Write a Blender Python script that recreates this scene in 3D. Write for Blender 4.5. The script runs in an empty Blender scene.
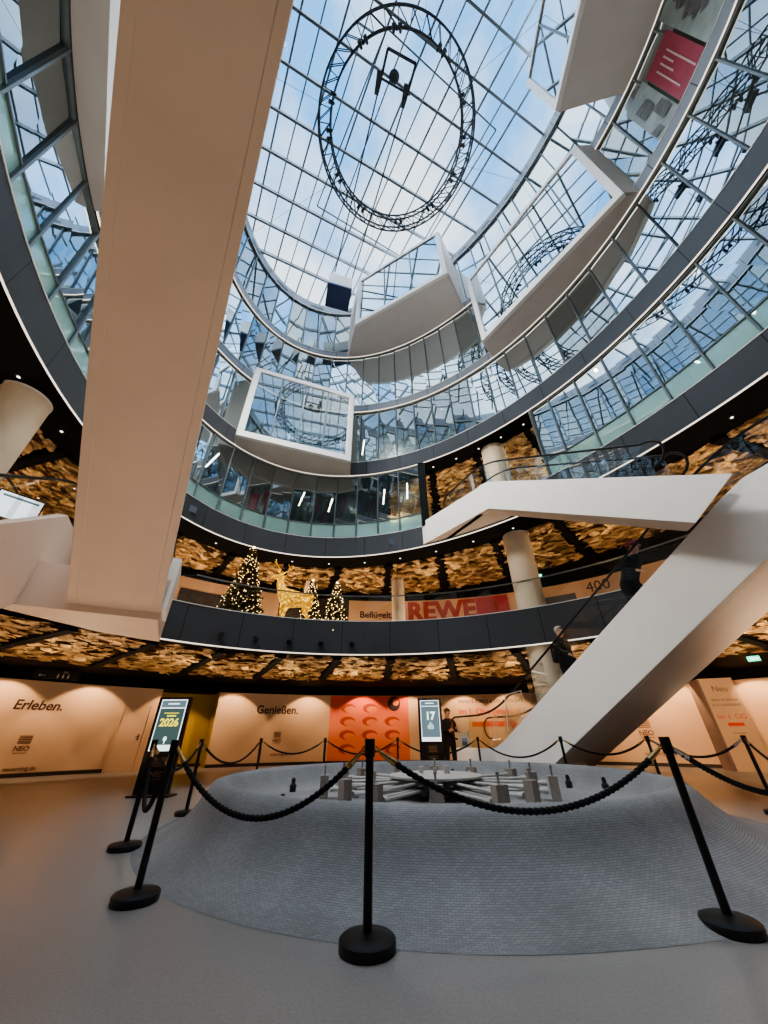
import bpy, bmesh, math, random
from mathutils import Vector, Matrix
random.seed(7)
C = bpy.context.scene.collection
PI = math.pi
rad = math.radians

# ------------------------------------------------------------------ materials
def nt(name):
    m = bpy.data.materials.new(name); m.use_nodes = True
    t = m.node_tree; t.nodes.clear()
    o = t.nodes.new('ShaderNodeOutputMaterial')
    return m, t, o
def L(t, a, b): t.links.new(a, b)
def principled(name, col, rough=.5, metal=0., noise=0., nscale=8., bump=0., bscale=40., emit=None, estr=0., spec=None, coat=0.):
    m, t, o = nt(name)
    p = t.nodes.new('ShaderNodeBsdfPrincipled')
    p.inputs['Base Color'].default_value = (*col, 1); p.inputs['Roughness'].default_value = rough
    p.inputs['Metallic'].default_value = metal
    if spec is not None: p.inputs['Specular IOR Level'].default_value = spec
    if coat: p.inputs['Coat Weight'].default_value = coat
    if emit: p.inputs['Emission Color'].default_value = (*emit, 1); p.inputs['Emission Strength'].default_value = estr
    tc = t.nodes.new('ShaderNodeTexCoord')
    if noise:
        n = t.nodes.new('ShaderNodeTexNoise'); n.inputs['Scale'].default_value = nscale; n.inputs['Detail'].default_value = 5
        L(t, tc.outputs['Object'], n.inputs['Vector'])
        r = t.nodes.new('ShaderNodeMapRange'); r.inputs['From Min'].default_value = .3; r.inputs['From Max'].default_value = .7
        r.inputs['To Min'].default_value = 1 - noise; r.inputs['To Max'].default_value = 1 + noise
        L(t, n.outputs['Fac'], r.inputs['Value'])
        h = t.nodes.new('ShaderNodeHueSaturation'); h.inputs['Color'].default_value = (*col, 1)
        L(t, r.outputs['Result'], h.inputs['Value']); L(t, h.outputs['Color'], p.inputs['Base Color'])
    if bump:
        n2 = t.nodes.new('ShaderNodeTexNoise'); n2.inputs['Scale'].default_value = bscale; n2.inputs['Detail'].default_value = 6
        L(t, tc.outputs['Object'], n2.inputs['Vector'])
        b = t.nodes.new('ShaderNodeBump'); b.inputs['Strength'].default_value = bump; b.inputs['Distance'].default_value = .02
        L(t, n2.outputs['Fac'], b.inputs['Height']); L(t, b.outputs['Normal'], p.inputs['Normal'])
    L(t, p.outputs['BSDF'], o.inputs['Surface'])
    return m
def emission(name, col, s):
    m, t, o = nt(name)
    e = t.nodes.new('ShaderNodeEmission'); e.inputs['Color'].default_value = (*col, 1); e.inputs['Strength'].default_value = s
    L(t, e.outputs['Emission'], o.inputs['Surface']); return m
def glass(name, tint, refl, gcol=(.9, .95, 1), fres=.6, rough=0.):
    m, t, o = nt(name)
    tr = t.nodes.new('ShaderNodeBsdfTransparent'); tr.inputs['Color'].default_value = (*tint, 1)
    gl = t.nodes.new('ShaderNodeBsdfGlossy'); gl.inputs['Color'].default_value = (*gcol, 1); gl.inputs['Roughness'].default_value = rough
    lw = t.nodes.new('ShaderNodeLayerWeight'); lw.inputs['Blend'].default_value = .35
    mr = t.nodes.new('ShaderNodeMapRange'); mr.inputs['To Min'].default_value = refl; mr.inputs['To Max'].default_value = min(1, refl + fres)
    L(t, lw.outputs['Fresnel'], mr.inputs['Value'])
    mx = t.nodes.new('ShaderNodeMixShader')
    L(t, mr.outputs['Result'], mx.inputs['Fac']); L(t, tr.outputs[0], mx.inputs[1]); L(t, gl.outputs[0], mx.inputs[2])
    L(t, mx.outputs[0], o.inputs['Surface']); return m

M = {}
M['white'] = principled('white_cladding', (.83, .81, .79), .45, noise=.03, nscale=1.5)
M['cream'] = principled('warm_lit_soffit', (.64, .52, .44), .55, noise=.04, nscale=1.2)  # warm light bounced from below is partly put into this tan
M['frame_white'] = principled('bay_frame_white', (.70, .71, .73), .4, noise=.03, nscale=3)
M['bay_soffit'] = principled('bay_soffit_grey', (.56, .54, .54), .6, noise=.04, nscale=2)
M['led'] = emission('edge_light_strip', (1, .86, .70), .9)
M['edge_metal'] = principled('pale_edge_profile', (.72, .72, .72), .35, .3, noise=.02)
M['black'] = principled('black_soffit', (.0035, .0032, .003), .8, noise=.1, spec=.12)
M['post_black'] = principled('black_powder_coat', (.010, .0095, .009), .42, noise=.1, nscale=60, bump=.03, bscale=300)
M['rope'] = principled('black_braided_rope', (.008, .008, .009), .75, bump=.3, bscale=200)
M['brass'] = principled('brass_hook', (.75, .48, .20), .25, 1., noise=.05)
M['chrome'] = principled('steel_hook', (.75, .74, .72), .2, 1., noise=.02)
M['dark_metal'] = principled('dark_grey_steel', (.075, .085, .095), .5, .3, noise=.06, nscale=6)
M['roof_steel'] = principled('roof_steel', (.24, .28, .31), .5, .1, noise=.06, nscale=4)
M['mullion'] = principled('mullion_grey', (.16, .19, .21), .45, .5, noise=.05)
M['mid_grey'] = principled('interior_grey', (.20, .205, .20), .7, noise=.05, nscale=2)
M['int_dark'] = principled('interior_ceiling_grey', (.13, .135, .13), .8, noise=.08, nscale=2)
M['tube'] = emission('tube_light_glow', (1, .93, .80), 9)
M['tube_bright'] = emission('bright_tube_light', (1, .93, .80), 28)
M['glow'] = emission('downlight_glow', (1, .93, .8), 2)
M['handrail'] = principled('black_rubber', (.012, .012, .012), .35, noise=.05)
M['steel'] = principled('brushed_steel', (.42, .43, .44), .35, 1., noise=.06, nscale=20)
M['skin'] = principled('skin', (.60, .36, .26), .55, noise=.05)
M['coat'] = principled('dark_coat_cloth', (.010, .010, .013), .85, noise=.2, nscale=30, bump=.2, bscale=80)
M['coat2'] = principled('charcoal_jacket_cloth', (.014, .014, .018), .85, noise=.2, nscale=30, bump=.2, bscale=80)
M['trouser'] = principled('dark_trousers', (.014, .015, .02), .8, noise=.2, nscale=30)
M['hair'] = principled('brown_hair', (.10, .05, .025), .6, noise=.3, nscale=60)
M['hair_grey'] = principled('light_grey_hair', (.42, .36, .30), .6, noise=.3, nscale=60)
M['hat_red'] = principled('dusky_red_cap_wool', (.22, .05, .06), .8, noise=.2, nscale=50)
M['scarf'] = principled('brown_scarf', (.16, .07, .035), .9, noise=.3, nscale=40)
M['shoe'] = principled('black_shoe', (.01, .01, .01), .4, noise=.1)
M['ink'] = principled('dark_brown_lettering', (.035, .018, .02), .6, noise=.05)
M['ink_soft'] = principled('faded_brown_lettering', (.22, .12, .08), .6, noise=.05)
M['ink_red'] = principled('red_lettering', (.75, .09, .05), .5, noise=.03)
M['rewe_red'] = principled('shop_red_lettering', (.26, .035, .03), .5, noise=.05)
M['red_panel'] = principled('dark_red_panel', (.33, .035, .05), .5, noise=.05)
M['poster_red'] = principled('crimson_poster', (.24, .03, .055), .4, noise=.08, nscale=3)
M['poster_pale'] = principled('pale_green_grey_poster', (.19, .23, .225), .45, noise=.25, nscale=2.5)
M['poster_ink'] = principled('poster_dark_print', (.085, .085, .085), .5, noise=.3, nscale=5)
M['poster_white'] = principled('poster_white_print', (.52, .42, .43), .5, noise=.05)
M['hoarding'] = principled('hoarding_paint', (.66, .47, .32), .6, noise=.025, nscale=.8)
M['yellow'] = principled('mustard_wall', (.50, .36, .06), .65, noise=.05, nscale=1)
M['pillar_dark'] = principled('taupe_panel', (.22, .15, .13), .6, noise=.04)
M['shop_wall'] = principled('first_floor_wall', (.46, .28, .17), .6, noise=.1, nscale=.7)
M['dark_shop'] = principled('dark_shopfront', (.035, .025, .02), .5, noise=.2, nscale=1)
M['skirt'] = principled('dark_baseboard', (.03, .02, .018), .5, noise=.1)
M['column'] = principled('warm_plaster_column', (.74, .60, .45), .6, noise=.04, nscale=2)
M['screen_white'] = emission('screen_white', (.88, .95, 1), .95)
M['screen_dark'] = emission('screen_dark', (.045, .075, .07), 1.)
M['screen_mid'] = emission('screen_slate', (.10, .14, .16), 1.)
M['screen_yellow'] = emission('screen_yellow', (.85, .72, .08), .9)
M['screen_green'] = emission('screen_pale_green', (.75, .95, .80), 1.)
M['logo_copper'] = principled('copper_logo', (.30, .17, .09), .4, .4, noise=.05)
M['exit_green'] = emission('exit_sign_green', (.05, .8, .42), 1.6)
M['exit_white'] = emission('exit_sign_white', (.8, 1, .9), 1.6)
M['hoist_blue'] = principled('navy_panel', (.045, .075, .19), .5, noise=.06)
M['hoist_white'] = principled('hoist_white', (.62, .64, .66), .5, noise=.04)
M['pipe'] = principled('pale_pipe_steel', (.46, .46, .45), .45, .25, noise=.08, nscale=20)
M['nozzle'] = principled('grey_cast_block', (.27, .24, .22), .7, noise=.12, nscale=25, bump=.2)
M['needle'] = principled('fir_needles', (.12, .088, .034), .8, noise=.4, nscale=9)
M['trunk'] = principled('fir_trunk', (.06, .035, .02), .9, noise=.2)
M['fairy'] = emission('fairy_light', (1, .66, .28), 4.5)
M['deer'] = None
M['easel'] = principled('pale_wood_easel', (.45, .30, .17), .6, noise=.15, nscale=12)
M['paper'] = principled('white_notice_paper', (.72, .68, .64), .6, noise=.03)
M['paper_blue'] = principled('blue_print', (.12, .20, .40), .6, noise=.05)
M['fur'] = None

M['facade'] = glass('coated_facade_glass', (.60, .70, .68), .40, (.80, .90, .95), .6)
M['facade_teal'] = glass('teal_tinted_glass', (.34, .62, .60), .20, (.75, .95, .95), .5)
_t = M['facade_teal'].node_tree; _o = [n for n in _t.nodes if n.type == 'OUTPUT_MATERIAL'][0]; _src = _o.inputs['Surface'].links[0].from_socket
_d = _t.nodes.new('ShaderNodeBsdfDiffuse'); _d.inputs['Color'].default_value = (.34, .56, .54, 1); _m = _t.nodes.new('ShaderNodeMixShader'); _m.inputs['Fac'].default_value = .5
L(_t, _src, _m.inputs[1]); L(_t, _d.outputs[0], _m.inputs[2]); L(_t, _m.outputs[0], _o.inputs['Surface'])
M['clear'] = glass('clear_balustrade_glass', (.93, .96, .95), .03, (.9, .9, .9), .35)
M['roof_glass'] = glass('roof_glass', (.93, .96, .98), .02, (.9, .95, 1), .25)

def fascia_mat():
    m, t, o = nt('dark_fascia_panels')
    p = t.nodes.new('ShaderNodeBsdfPrincipled'); p.inputs['Roughness'].default_value = .38; p.inputs['Metallic'].default_value = .35
    tc = t.nodes.new('ShaderNodeTexCoord'); n = t.nodes.new('ShaderNodeTexNoise'); n.inputs['Scale'].default_value = .6
    L(t, tc.outputs['Object'], n.inputs['Vector'])
    cr = t.nodes.new('ShaderNodeValToRGB'); cr.color_ramp.elements[0].color = (.052, .056, .062, 1); cr.color_ramp.elements[1].color = (.085, .092, .105, 1)
    L(t, n.outputs['Fac'], cr.inputs['Fac'])
    uv = t.nodes.new('ShaderNodeUVMap'); sx = t.nodes.new('ShaderNodeSeparateXYZ'); L(t, uv.outputs['UV'], sx.inputs[0])
    fr = t.nodes.new('ShaderNodeMath'); fr.operation = 'FRACT'; L(t, sx.outputs['X'], fr.inputs[0])
    lt = t.nodes.new('ShaderNodeMath'); lt.operation = 'LESS_THAN'; lt.inputs[1].default_value = .014; L(t, fr.outputs[0], lt.inputs[0])
    mx = t.nodes.new('ShaderNodeMix'); mx.data_type = 'RGBA'; L(t, lt.outputs[0], mx.inputs[0]); L(t, cr.outputs['Color'], mx.inputs[6]); mx.inputs[7].default_value = (.015, .015, .015, 1)
    L(t, mx.outputs[2], p.inputs['Base Color']); L(t, p.outputs['BSDF'], o.inputs['Surface']); return m
M['fascia'] = fascia_mat()
def fascia_sky_lit():  # paler copy for upper bands: reflected sky put into the base colour
    m = fascia_mat(); m.name = 'sky_lit_fascia_panels'
    for n in m.node_tree.nodes:
        if n.type == 'VALTORGB':
            n.color_ramp.elements[0].color = (.17, .185, .21, 1); n.color_ramp.elements[1].color = (.23, .25, .28, 1)
    return m
M['fascia2'] = fascia_sky_lit()

def gold_mat():
    m, t, o = nt('crumpled_gold_leaf')
    p = t.nodes.new('ShaderNodeBsdfPrincipled'); p.inputs['Metallic'].default_value = .65; p.inputs['Roughness'].default_value = .42
    tc = t.nodes.new('ShaderNodeTexCoord'); n = t.nodes.new('ShaderNodeTexNoise'); n.inputs['Scale'].default_value = 2.6; n.inputs['Detail'].default_value = 9; n.inputs['Roughness'].default_value = .72
    L(t, tc.outputs['Object'], n.inputs['Vector'])
    cr = t.nodes.new('ShaderNodeValToRGB'); cr.color_ramp.elements[0].position = .36; cr.color_ramp.elements[0].color = (.16, .075, .024, 1)
    cr.color_ramp.elements[1].position = .66; cr.color_ramp.elements[1].color = (.80, .55, .27, 1)
    L(t, n.outputs['Fac'], cr.inputs['Fac']); L(t, cr.outputs['Color'], p.inputs['Base Color'])
    v = t.nodes.new('ShaderNodeTexNoise'); v.inputs['Scale'].default_value = 16; v.inputs['Detail'].default_value = 5
    L(t, tc.outputs['Object'], v.inputs['Vector'])
    b = t.nodes.new('ShaderNodeBump'); b.inputs['Strength'].default_value = .55; b.inputs['Distance'].default_value = .06
    L(t, v.outputs['Fac'], b.inputs['Height']); L(t, b.outputs['Normal'], p.inputs['Normal'])
    L(t, p.outputs['BSDF'], o.inputs['Surface']); return m
M['gold'] = gold_mat()

def floor_mat():
    m, t, o = nt('polished_grey_terrazzo')
    p = t.nodes.new('ShaderNodeBsdfPrincipled'); p.inputs['Specular IOR Level'].default_value = .6
    tc = t.nodes.new('ShaderNodeTexCoord')
    n1 = t.nodes.new('ShaderNodeTexNoise'); n1.inputs['Scale'].default_value = .55; n1.inputs['Detail'].default_value = 5
    n2 = t.nodes.new('ShaderNodeTexNoise'); n2.inputs['Scale'].default_value = 55; n2.inputs['Detail'].default_value = 3
    vo = t.nodes.new('ShaderNodeTexVoronoi'); vo.inputs['Scale'].default_value = 26
    for n in (n1, n2, vo): L(t, tc.outputs['Object'], n.inputs['Vector'])
    cr = t.nodes.new('ShaderNodeValToRGB'); cr.color_ramp.elements[0].position = .3; cr.color_ramp.elements[0].color = (.185, .178, .172, 1)
    cr.color_ramp.elements[1].position = .7; cr.color_ramp.elements[1].color = (.245, .236, .228, 1); L(t, n1.outputs['Fac'], cr.inputs['Fac'])
    r2 = t.nodes.new('ShaderNodeMapRange'); r2.inputs['From Min'].default_value = .25; r2.inputs['From Max'].default_value = .75; r2.inputs['To Min'].default_value = .86; r2.inputs['To Max'].default_value = 1.14
    L(t, n2.outputs['Fac'], r2.inputs['Value'])
    sp = t.nodes.new('ShaderNodeMath'); sp.operation = 'LESS_THAN'; sp.inputs[1].default_value = .10; L(t, vo.outputs['Distance'], sp.inputs[0])
    sm = t.nodes.new('ShaderNodeMath'); sm.operation = 'MULTIPLY_ADD'; sm.inputs[1].default_value = -.28; L(t, sp.outputs[0], sm.inputs[0]); L(t, r2.outputs['Result'], sm.inputs[2])
    h = t.nodes.new('ShaderNodeHueSaturation'); L(t, cr.outputs['Color'], h.inputs['Color']); L(t, sm.outputs[0], h.inputs['Value'])
    L(t, h.outputs['Color'], p.inputs['Base Color'])
    r3 = t.nodes.new('ShaderNodeMapRange'); r3.inputs['To Min'].default_value = .22; r3.inputs['To Max'].default_value = .42; L(t, n1.outputs['Fac'], r3.inputs['Value'])
    L(t, r3.outputs['Result'], p.inputs['Roughness']); L(t, p.outputs['BSDF'], o.inputs['Surface']); return m
M['floor'] = floor_mat()

def mosaic_mat():
    m, t, o = nt('grey_stone_mosaic')
    p = t.nodes.new('ShaderNodeBsdfPrincipled'); p.inputs['Roughness'].default_value = .62
    uv = t.nodes.new('ShaderNodeUVMap')
    br = t.nodes.new('ShaderNodeTexBrick'); br.inputs['Scale'].default_value = 1; br.inputs['Brick Width'].default_value = .040; br.inputs['Row Height'].default_value = .0165
    br.inputs['Mortar Size'].default_value = .0018; br.inputs['Mortar Smooth'].default_value = .3; br.inputs['Bias'].default_value = 0
    br.inputs['Color1'].default_value = (.225, .235, .248, 1); br.inputs['Color2'].default_value = (.18, .189, .20, 1); br.inputs['Mortar'].default_value = (.125, .131, .14, 1)
    L(t, uv.outputs['UV'], br.inputs['Vector'])
    tc = t.nodes.new('ShaderNodeTexCoord'); n = t.nodes.new('ShaderNodeTexNoise'); n.inputs['Scale'].default_value = 1.4; n.inputs['Detail'].default_value = 6
    L(t, tc.outputs['Object'], n.inputs['Vector'])
    r = t.nodes.new('ShaderNodeMapRange'); r.inputs['From Min'].default_value = .3; r.inputs['From Max'].default_value = .7; r.inputs['To Min'].default_value = .8; r.inputs['To Max'].default_value = 1.18
    L(t, n.outputs['Fac'], r.inputs['Value'])
    h = t.nodes.new('ShaderNodeHueSaturation'); L(t, br.outputs['Color'], h.inputs['Color']); L(t, r.outputs['Result'], h.inputs['Value'])
    L(t, h.outputs['Color'], p.inputs['Base Color'])
    b = t.nodes.new('ShaderNodeBump'); b.inputs['Strength'].default_value = .5; b.inputs['Distance'].default_value = .006; b.invert = True
    L(t, br.outputs['Fac'], b.inputs['Height']); L(t, b.outputs['Normal'], p.inputs['Normal'])
    L(t, p.outputs['BSDF'], o.inputs['Surface']); return m
M['mosaic'] = mosaic_mat()

def deer_mat():
    m, t, o = nt('golden_light_netting')
    p = t.nodes.new('ShaderNodeBsdfPrincipled'); p.inputs['Base Color'].default_value = (.55, .30, .03, 1); p.inputs['Roughness'].default_value = .5; p.inputs['Metallic'].default_value = 0
    tc = t.nodes.new('ShaderNodeTexCoord'); v = t.nodes.new('ShaderNodeTexVoronoi'); v.inputs['Scale'].default_value = 11
    L(t, tc.outputs['Object'], v.inputs['Vector'])
    cr = t.nodes.new('ShaderNodeValToRGB'); cr.color_ramp.elements[0].position = .10; cr.color_ramp.elements[0].color = (1, .66, .14, 1)
    cr.color_ramp.elements[1].position = .5; cr.color_ramp.elements[1].color = (.20, .075, .002, 1)
    L(t, v.outputs['Distance'], cr.inputs['Fac']); L(t, cr.outputs['Color'], p.inputs['Emission Color']); p.inputs['Emission Strength'].default_value = 1.25
    L(t, p.outputs['BSDF'], o.inputs['Surface']); return m
M['deer'] = deer_mat()

def mural_mat():
    m, t, o = nt('orange_gradient_print')
    p = t.nodes.new('ShaderNodeBsdfPrincipled'); p.inputs['Roughness'].default_value = .55
    tc = t.nodes.new('ShaderNodeTexCoord'); sx = t.nodes.new('ShaderNodeSeparateXYZ'); L(t, tc.outputs['Generated'], sx.inputs[0])
    cr = t.nodes.new('ShaderNodeValToRGB'); cr.color_ramp.elements[0].color = (.75, .19, .075, 1); cr.color_ramp.elements[1].color = (.78, .10, .07, 1)
    e = cr.color_ramp.elements.new(.5); e.color = (.80, .24, .13, 1)
    L(t, sx.outputs['Z'], cr.inputs['Fac']); L(t, cr.outputs['Color'], p.inputs['Base Color'])
    L(t, p.outputs['BSDF'], o.inputs['Surface']); return m
M['mural'] = mural_mat()
M['mural_dark'] = principled('dark_orange_print', (.42, .055, .02), .55, noise=.15, nscale=3)
M['mural_light'] = principled('light_orange_print', (.78, .22, .10), .55, noise=.1, nscale=3)

# ------------------------------------------------------------------ mesh helpers
class MB:
    def __init__(s): s.bm = bmesh.new(); s.uv = s.bm.loops.layers.uv.new('UVMap')
    def quad(s, pts, uvs=None, mi=0):
        f = s.bm.faces.new([s.bm.verts.new(p) for p in pts]); f.material_index = mi
        if uvs:
            for l, u in zip(f.loops, uvs): l[s.uv].uv = u
        return f
    def hexa(s, b, t):      # bottom 4, top 4 points (same order)
        n = len(b); vb = [s.bm.verts.new(p) for p in b]; vt = [s.bm.verts.new(p) for p in t]
        s.bm.faces.new(vb[::-1]); s.bm.faces.new(vt)
        for i in range(n): s.bm.faces.new((vb[i], vb[(i+1) % n], vt[(i+1) % n], vt[i]))
    def box(s, c, d, rz=0., mat=None):
        m = Matrix.Translation(Vector(c)) @ Matrix.Rotation(rz, 4, 'Z')
        if mat is not None: m = mat
        x, y, z = d[0]/2, d[1]/2, d[2]/2
        p = [m @ Vector(v) for v in ((-x,-y,-z),(x,-y,-z),(x,y,-z),(-x,y,-z),(-x,-y,z),(x,-y,z),(x,y,z),(-x,y,z))]
        s.hexa(p[:4], p[4:])
    def prism(s, poly, z0, z1): s.hexa([(x, y, z0) for x, y in poly], [(x, y, z1) for x, y in poly])
    def bar(s, a, b, w, h, up=Vector((0,0,1))):
        a, b = Vector(a), Vector(b); d = (b - a).normalized(); sd = d.cross(up)
        if sd.length < 1e-4: sd = d.cross(Vector((1,0,0)))
        sd.normalize(); u = sd.cross(d).normalized(); sd *= w/2; u *= h/2
        s.hexa([a-sd-u, a+sd-u, a+sd+u, a-sd+u], [b-sd-u, b+sd-u, b+sd+u, b-sd+u])
    def tube(s, pts, r, n=8, cap=True, twist=None, closed=False):
        pts = [Vector(p) for p in pts]; rs = r if isinstance(r, (list, tuple)) else [r]*len(pts)
        rings = []; ref = None; dist = 0.
        for i, p in enumerate(pts):
            if closed: d = pts[(i+1) % len(pts)] - pts[i-1]
            elif i == 0: d = pts[1]-pts[0]
            elif i == len(pts)-1: d = pts[-1]-pts[-2]
            else: d = pts[i+1]-pts[i-1]
            d.normalize()
            if ref is None: ref = d.orthogonal().normalized()
            ref = (ref - d*ref.dot(d)).normalized(); o = d.cross(ref)
            if i: dist += (p - pts[i-1]).length
            ring = []
            for k in range(n):
                a = 2*PI*k/n; rr = rs[i]
                if twist: rr *= 1 + .16*math.cos(2*a - twist*dist)
                ring.append(s.bm.verts.new(p + (ref*math.cos(a) + o*math.sin(a))*rr))
            rings.append(ring)
        m = len(rings)
        for i in range(m if closed else m-1):
            A, B = rings[i], rings[(i+1) % m]
            for k in range(n): s.bm.faces.new((A[k], A[(k+1) % n], B[(k+1) % n], B[k]))
        if cap and not closed: s.bm.faces.new(rings[0][::-1]); s.bm.faces.new(rings[-1])
    def lathe(s, prof, c=(0,0,0), n=32, cap=True):
        rings = []
        for r, z in prof: rings.append([s.bm.verts.new((c[0]+r*math.cos(2*PI*k/n), c[1]+r*math.sin(2*PI*k/n), c[2]+z)) for k in range(n)])
        for A, B in zip(rings, rings[1:]):
            for k in range(n): s.bm.faces.new((A[k], A[(k+1) % n], B[(k+1) % n], B[k]))
        if cap: s.bm.faces.new(rings[0][::-1]); s.bm.faces.new(rings[-1])
    def ico(s, c, r, sc=(1,1,1), sub=1):
        v = bmesh.ops.create_icosphere(s.bm, subdivisions=sub, radius=r)['verts']
        for q in v: q.co = Vector((q.co.x*sc[0]+c[0], q.co.y*sc[1]+c[1], q.co.z*sc[2]+c[2]))
    def build(s, name, mat, parent=None, smooth=False, loc=None):
        me = bpy.data.meshes.new(name); 
        bmesh.ops.recalc_face_normals(s.bm, faces=s.bm.faces[:])
        s.bm.to_mesh(me); s.bm.free()
        for m in (mat if isinstance(mat, (list, tuple)) else [mat]): me.materials.append(M[m] if isinstance(m, str) else m)
        if smooth:
            me.polygons.foreach_set('use_smooth', [True]*len(me.polygons))
            try: me.set_sharp_from_angle(angle=rad(40))
            except Exception: pass
        o = bpy.data.objects.new(name, me); C.objects.link(o)
        if loc is not None: o.location = loc
        if parent is not None: o.parent = parent
        return o
def empty(name, loc=(0,0,0), rz=0.):
    o = bpy.data.objects.new(name, None); C.objects.link(o); o.location = loc; o.rotation_euler = (0,0,rz); o.empty_display_size = .2; return o
def tag(o, label=None, cat=None, group=None, kind=None):
    if label: o['label'] = label
    if cat: o['category'] = cat
    if group: o['group'] = group
    if kind: o['kind'] = kind
    return o
def thing(name, label, cat, loc=(0,0,0), rz=0., group=None): return tag(empty(name, loc, rz), label, cat, group)
def struct(o): o['kind'] = 'structure'; return o
def copy_tree(o, parent=None):
    c = o.copy(); C.objects.link(c)
    if parent is not None: c.parent = parent
    for ch in list(o.children): copy_tree(ch, c)
    return c
def text_mesh(s, size, weight=0., extrude=.004, align='CENTER', shear=0.):
    cu = bpy.data.curves.new('lettering', 'FONT'); cu.body = s; cu.size = size; cu.align_x = align; cu.extrude = extrude; cu.offset = weight; cu.shear = shear; cu.resolution_u = 3
    o = bpy.data.objects.new('lettering', cu); C.objects.link(o)
    dg = bpy.context.evaluated_depsgraph_get(); me = bpy.data.meshes.new_from_object(o.evaluated_get(dg))
    bpy.data.objects.remove(o); bpy.data.curves.remove(cu); return me
def place_mesh(me, name, mat, parent, f):
    for v in me.vertices: v.co = f(v.co)
    me.materials.clear(); me.materials.append(M[mat])
    o = bpy.data.objects.new(name, me); C.objects.link(o)
    if parent is not None: o.parent = parent
    return o
def text_local(s, size, name, mat, parent, mtx, **k): return place_mesh(text_mesh(s, size, **k), name, mat, parent, lambda c: mtx @ c)

# ------------------------------------------------------------------ plan of the atrium: one oval per storey
CC = (.48, 3.85)
OV = {'L1': (.488, 3.256, 8.202, 7.416, 2.326), 'A': (.529, 3.953, 8.623, 5.945, 2.175), 'B': (.425, 3.952, 8.411, 6.097, 2.192),
      'C': (.263, 3.611, 8.473, 6.46, 2.174), 'D': (.58, 3.806, 8.583, 5.866, 2.262), 'E': (.51, 3.701, 8.852, 5.852, 2.252)}
Z = {'L1': (3.05, 4.02), 'A': (6.55, 7.34), 'B': (10.17, 10.89), 'C': (13.8, 14.25), 'D': (17.85, 18.3), 'E': (22.2, 22.85)}
def ov(l, t, d=0.):      # point of the oval of storey l in world direction t, d outwards
    cx, cy, a, b, ph = OV[l]; a += d; b += d
    dx, dy = math.cos(t), math.sin(t); px, py = CC[0]-cx, CC[1]-cy
    c, s = math.cos(ph), math.sin(ph)
    u, v = dx*c+dy*s, -dx*s+dy*c; p, q = px*c+py*s, -px*s+py*c
    A = (u/a)**2+(v/b)**2; B = 2*(u*p/a**2+v*q/b**2); D = (p/a)**2+(q/b)**2-1
    k = (-B+math.sqrt(B*B-4*A*D))/(2*A)
    return (CC[0]+k*dx, CC[1]+k*dy)
def ang(x, y): return math.atan2(y-CC[1], x-CC[0])
# equal steps along the edge of storey A
_N = 720; _p = [ov('A', 2*PI*i/_N) for i in range(_N+1)]; _s = [0.]
for i in range(_N): _s.append(_s[-1]+math.dist(_p[i], _p[i+1]))
def arc_angles(n):
    out = []; j = 0
    for k in range(n):
        g = _s[-1]*k/n
        while _s[j+1] < g: j += 1
        out.append(2*PI*(j+(g-_s[j])/(_s[j+1]-_s[j]))/_N)
    return out
FINE = arc_angles(120); BAYS = arc_angles(26); PANE = arc_angles(54)

def ring_wall(mb, l, ts, d0, d1, z0, z1, closed=True, uvstep=1.45):
    n = len(ts); run = 0.
    for i in range(n if closed else n-1):
        t0, t1 = ts[i], ts[(i+1) % n]
        a0, a1, b0, b1 = ov(l, t0, d0), ov(l, t1, d0), ov(l, t0, d1), ov(l, t1, d1)
        st = math.dist(a0, a1)/uvstep; uv = [(run, 0), (run+st, 0), (run+st, 1), (run, 1)]; run += st
        mb.quad([(*a0, z0), (*a1, z0), (*a1, z1), (*a0, z1)], uv)
        mb.quad([(*b0, z0), (*b1, z0), (*b1, z1), (*b0, z1)], [(.5, .5)]*4)
        mb.quad([(*a0, z0), (*a1, z0), (*b1, z0), (*b0, z0)], [(.5, .5)]*4)
        mb.quad([(*a0, z1), (*a1, z1), (*b1, z1), (*b0, z1)], [(.5, .5)]*4)
def annulus(mb, l, ts, d0, d1, z, closed=True):
    n = len(ts)
    for i in range(n if closed else n-1):
        t0, t1 = ts[i], ts[(i+1) % n]
        mb.quad([(*ov(l, t0, d0), z), (*ov(l, t1, d0), z), (*ov(l, t1, d1), z), (*ov(l, t0, d1), z)])

# ------------------------------------------------------------------ setting
mb = MB(); mb.box((0, 4, -.05), (60, 60, .1)); struct(mb.build('floor', 'floor'))

for k, (l, fm) in enumerate((('L1', 'fascia'), ('A', 'fascia'), ('B', 'fascia'), ('C', 'fascia2'), ('D', 'fascia2'), ('E', 'fascia2'))):
    z0, z1 = Z[l]
    mb = MB(); ring_wall(mb, l, FINE, 0, .16, z0, z1); f = struct(mb.build('trim_%d' % (k+1), fm, None, True))
    mb = MB(); ring_wall(mb, l, FINE, -.014, .015, z0-.012, z0+.014); mb.build('light_strip', 'led' if l != 'E' else 'edge_metal', f, True)
    if l != 'E':
        mb = MB(); ring_wall(mb, l, FINE, -.014, .08, z1-.006, z1+.014); mb.build('edge_profile', 'edge_metal', f, True)
# slabs and soffits
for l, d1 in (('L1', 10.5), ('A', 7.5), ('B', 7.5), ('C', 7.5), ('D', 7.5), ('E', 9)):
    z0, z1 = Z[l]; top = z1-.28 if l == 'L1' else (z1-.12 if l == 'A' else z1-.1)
    mb = MB(); ring_wall(mb, l, FINE, .16, d1, z0+.12, top); struct(mb.build('floor' if l != 'E' else 'ceiling', 'int_dark' if l not in ('L1',) else 'mid_grey'))
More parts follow.
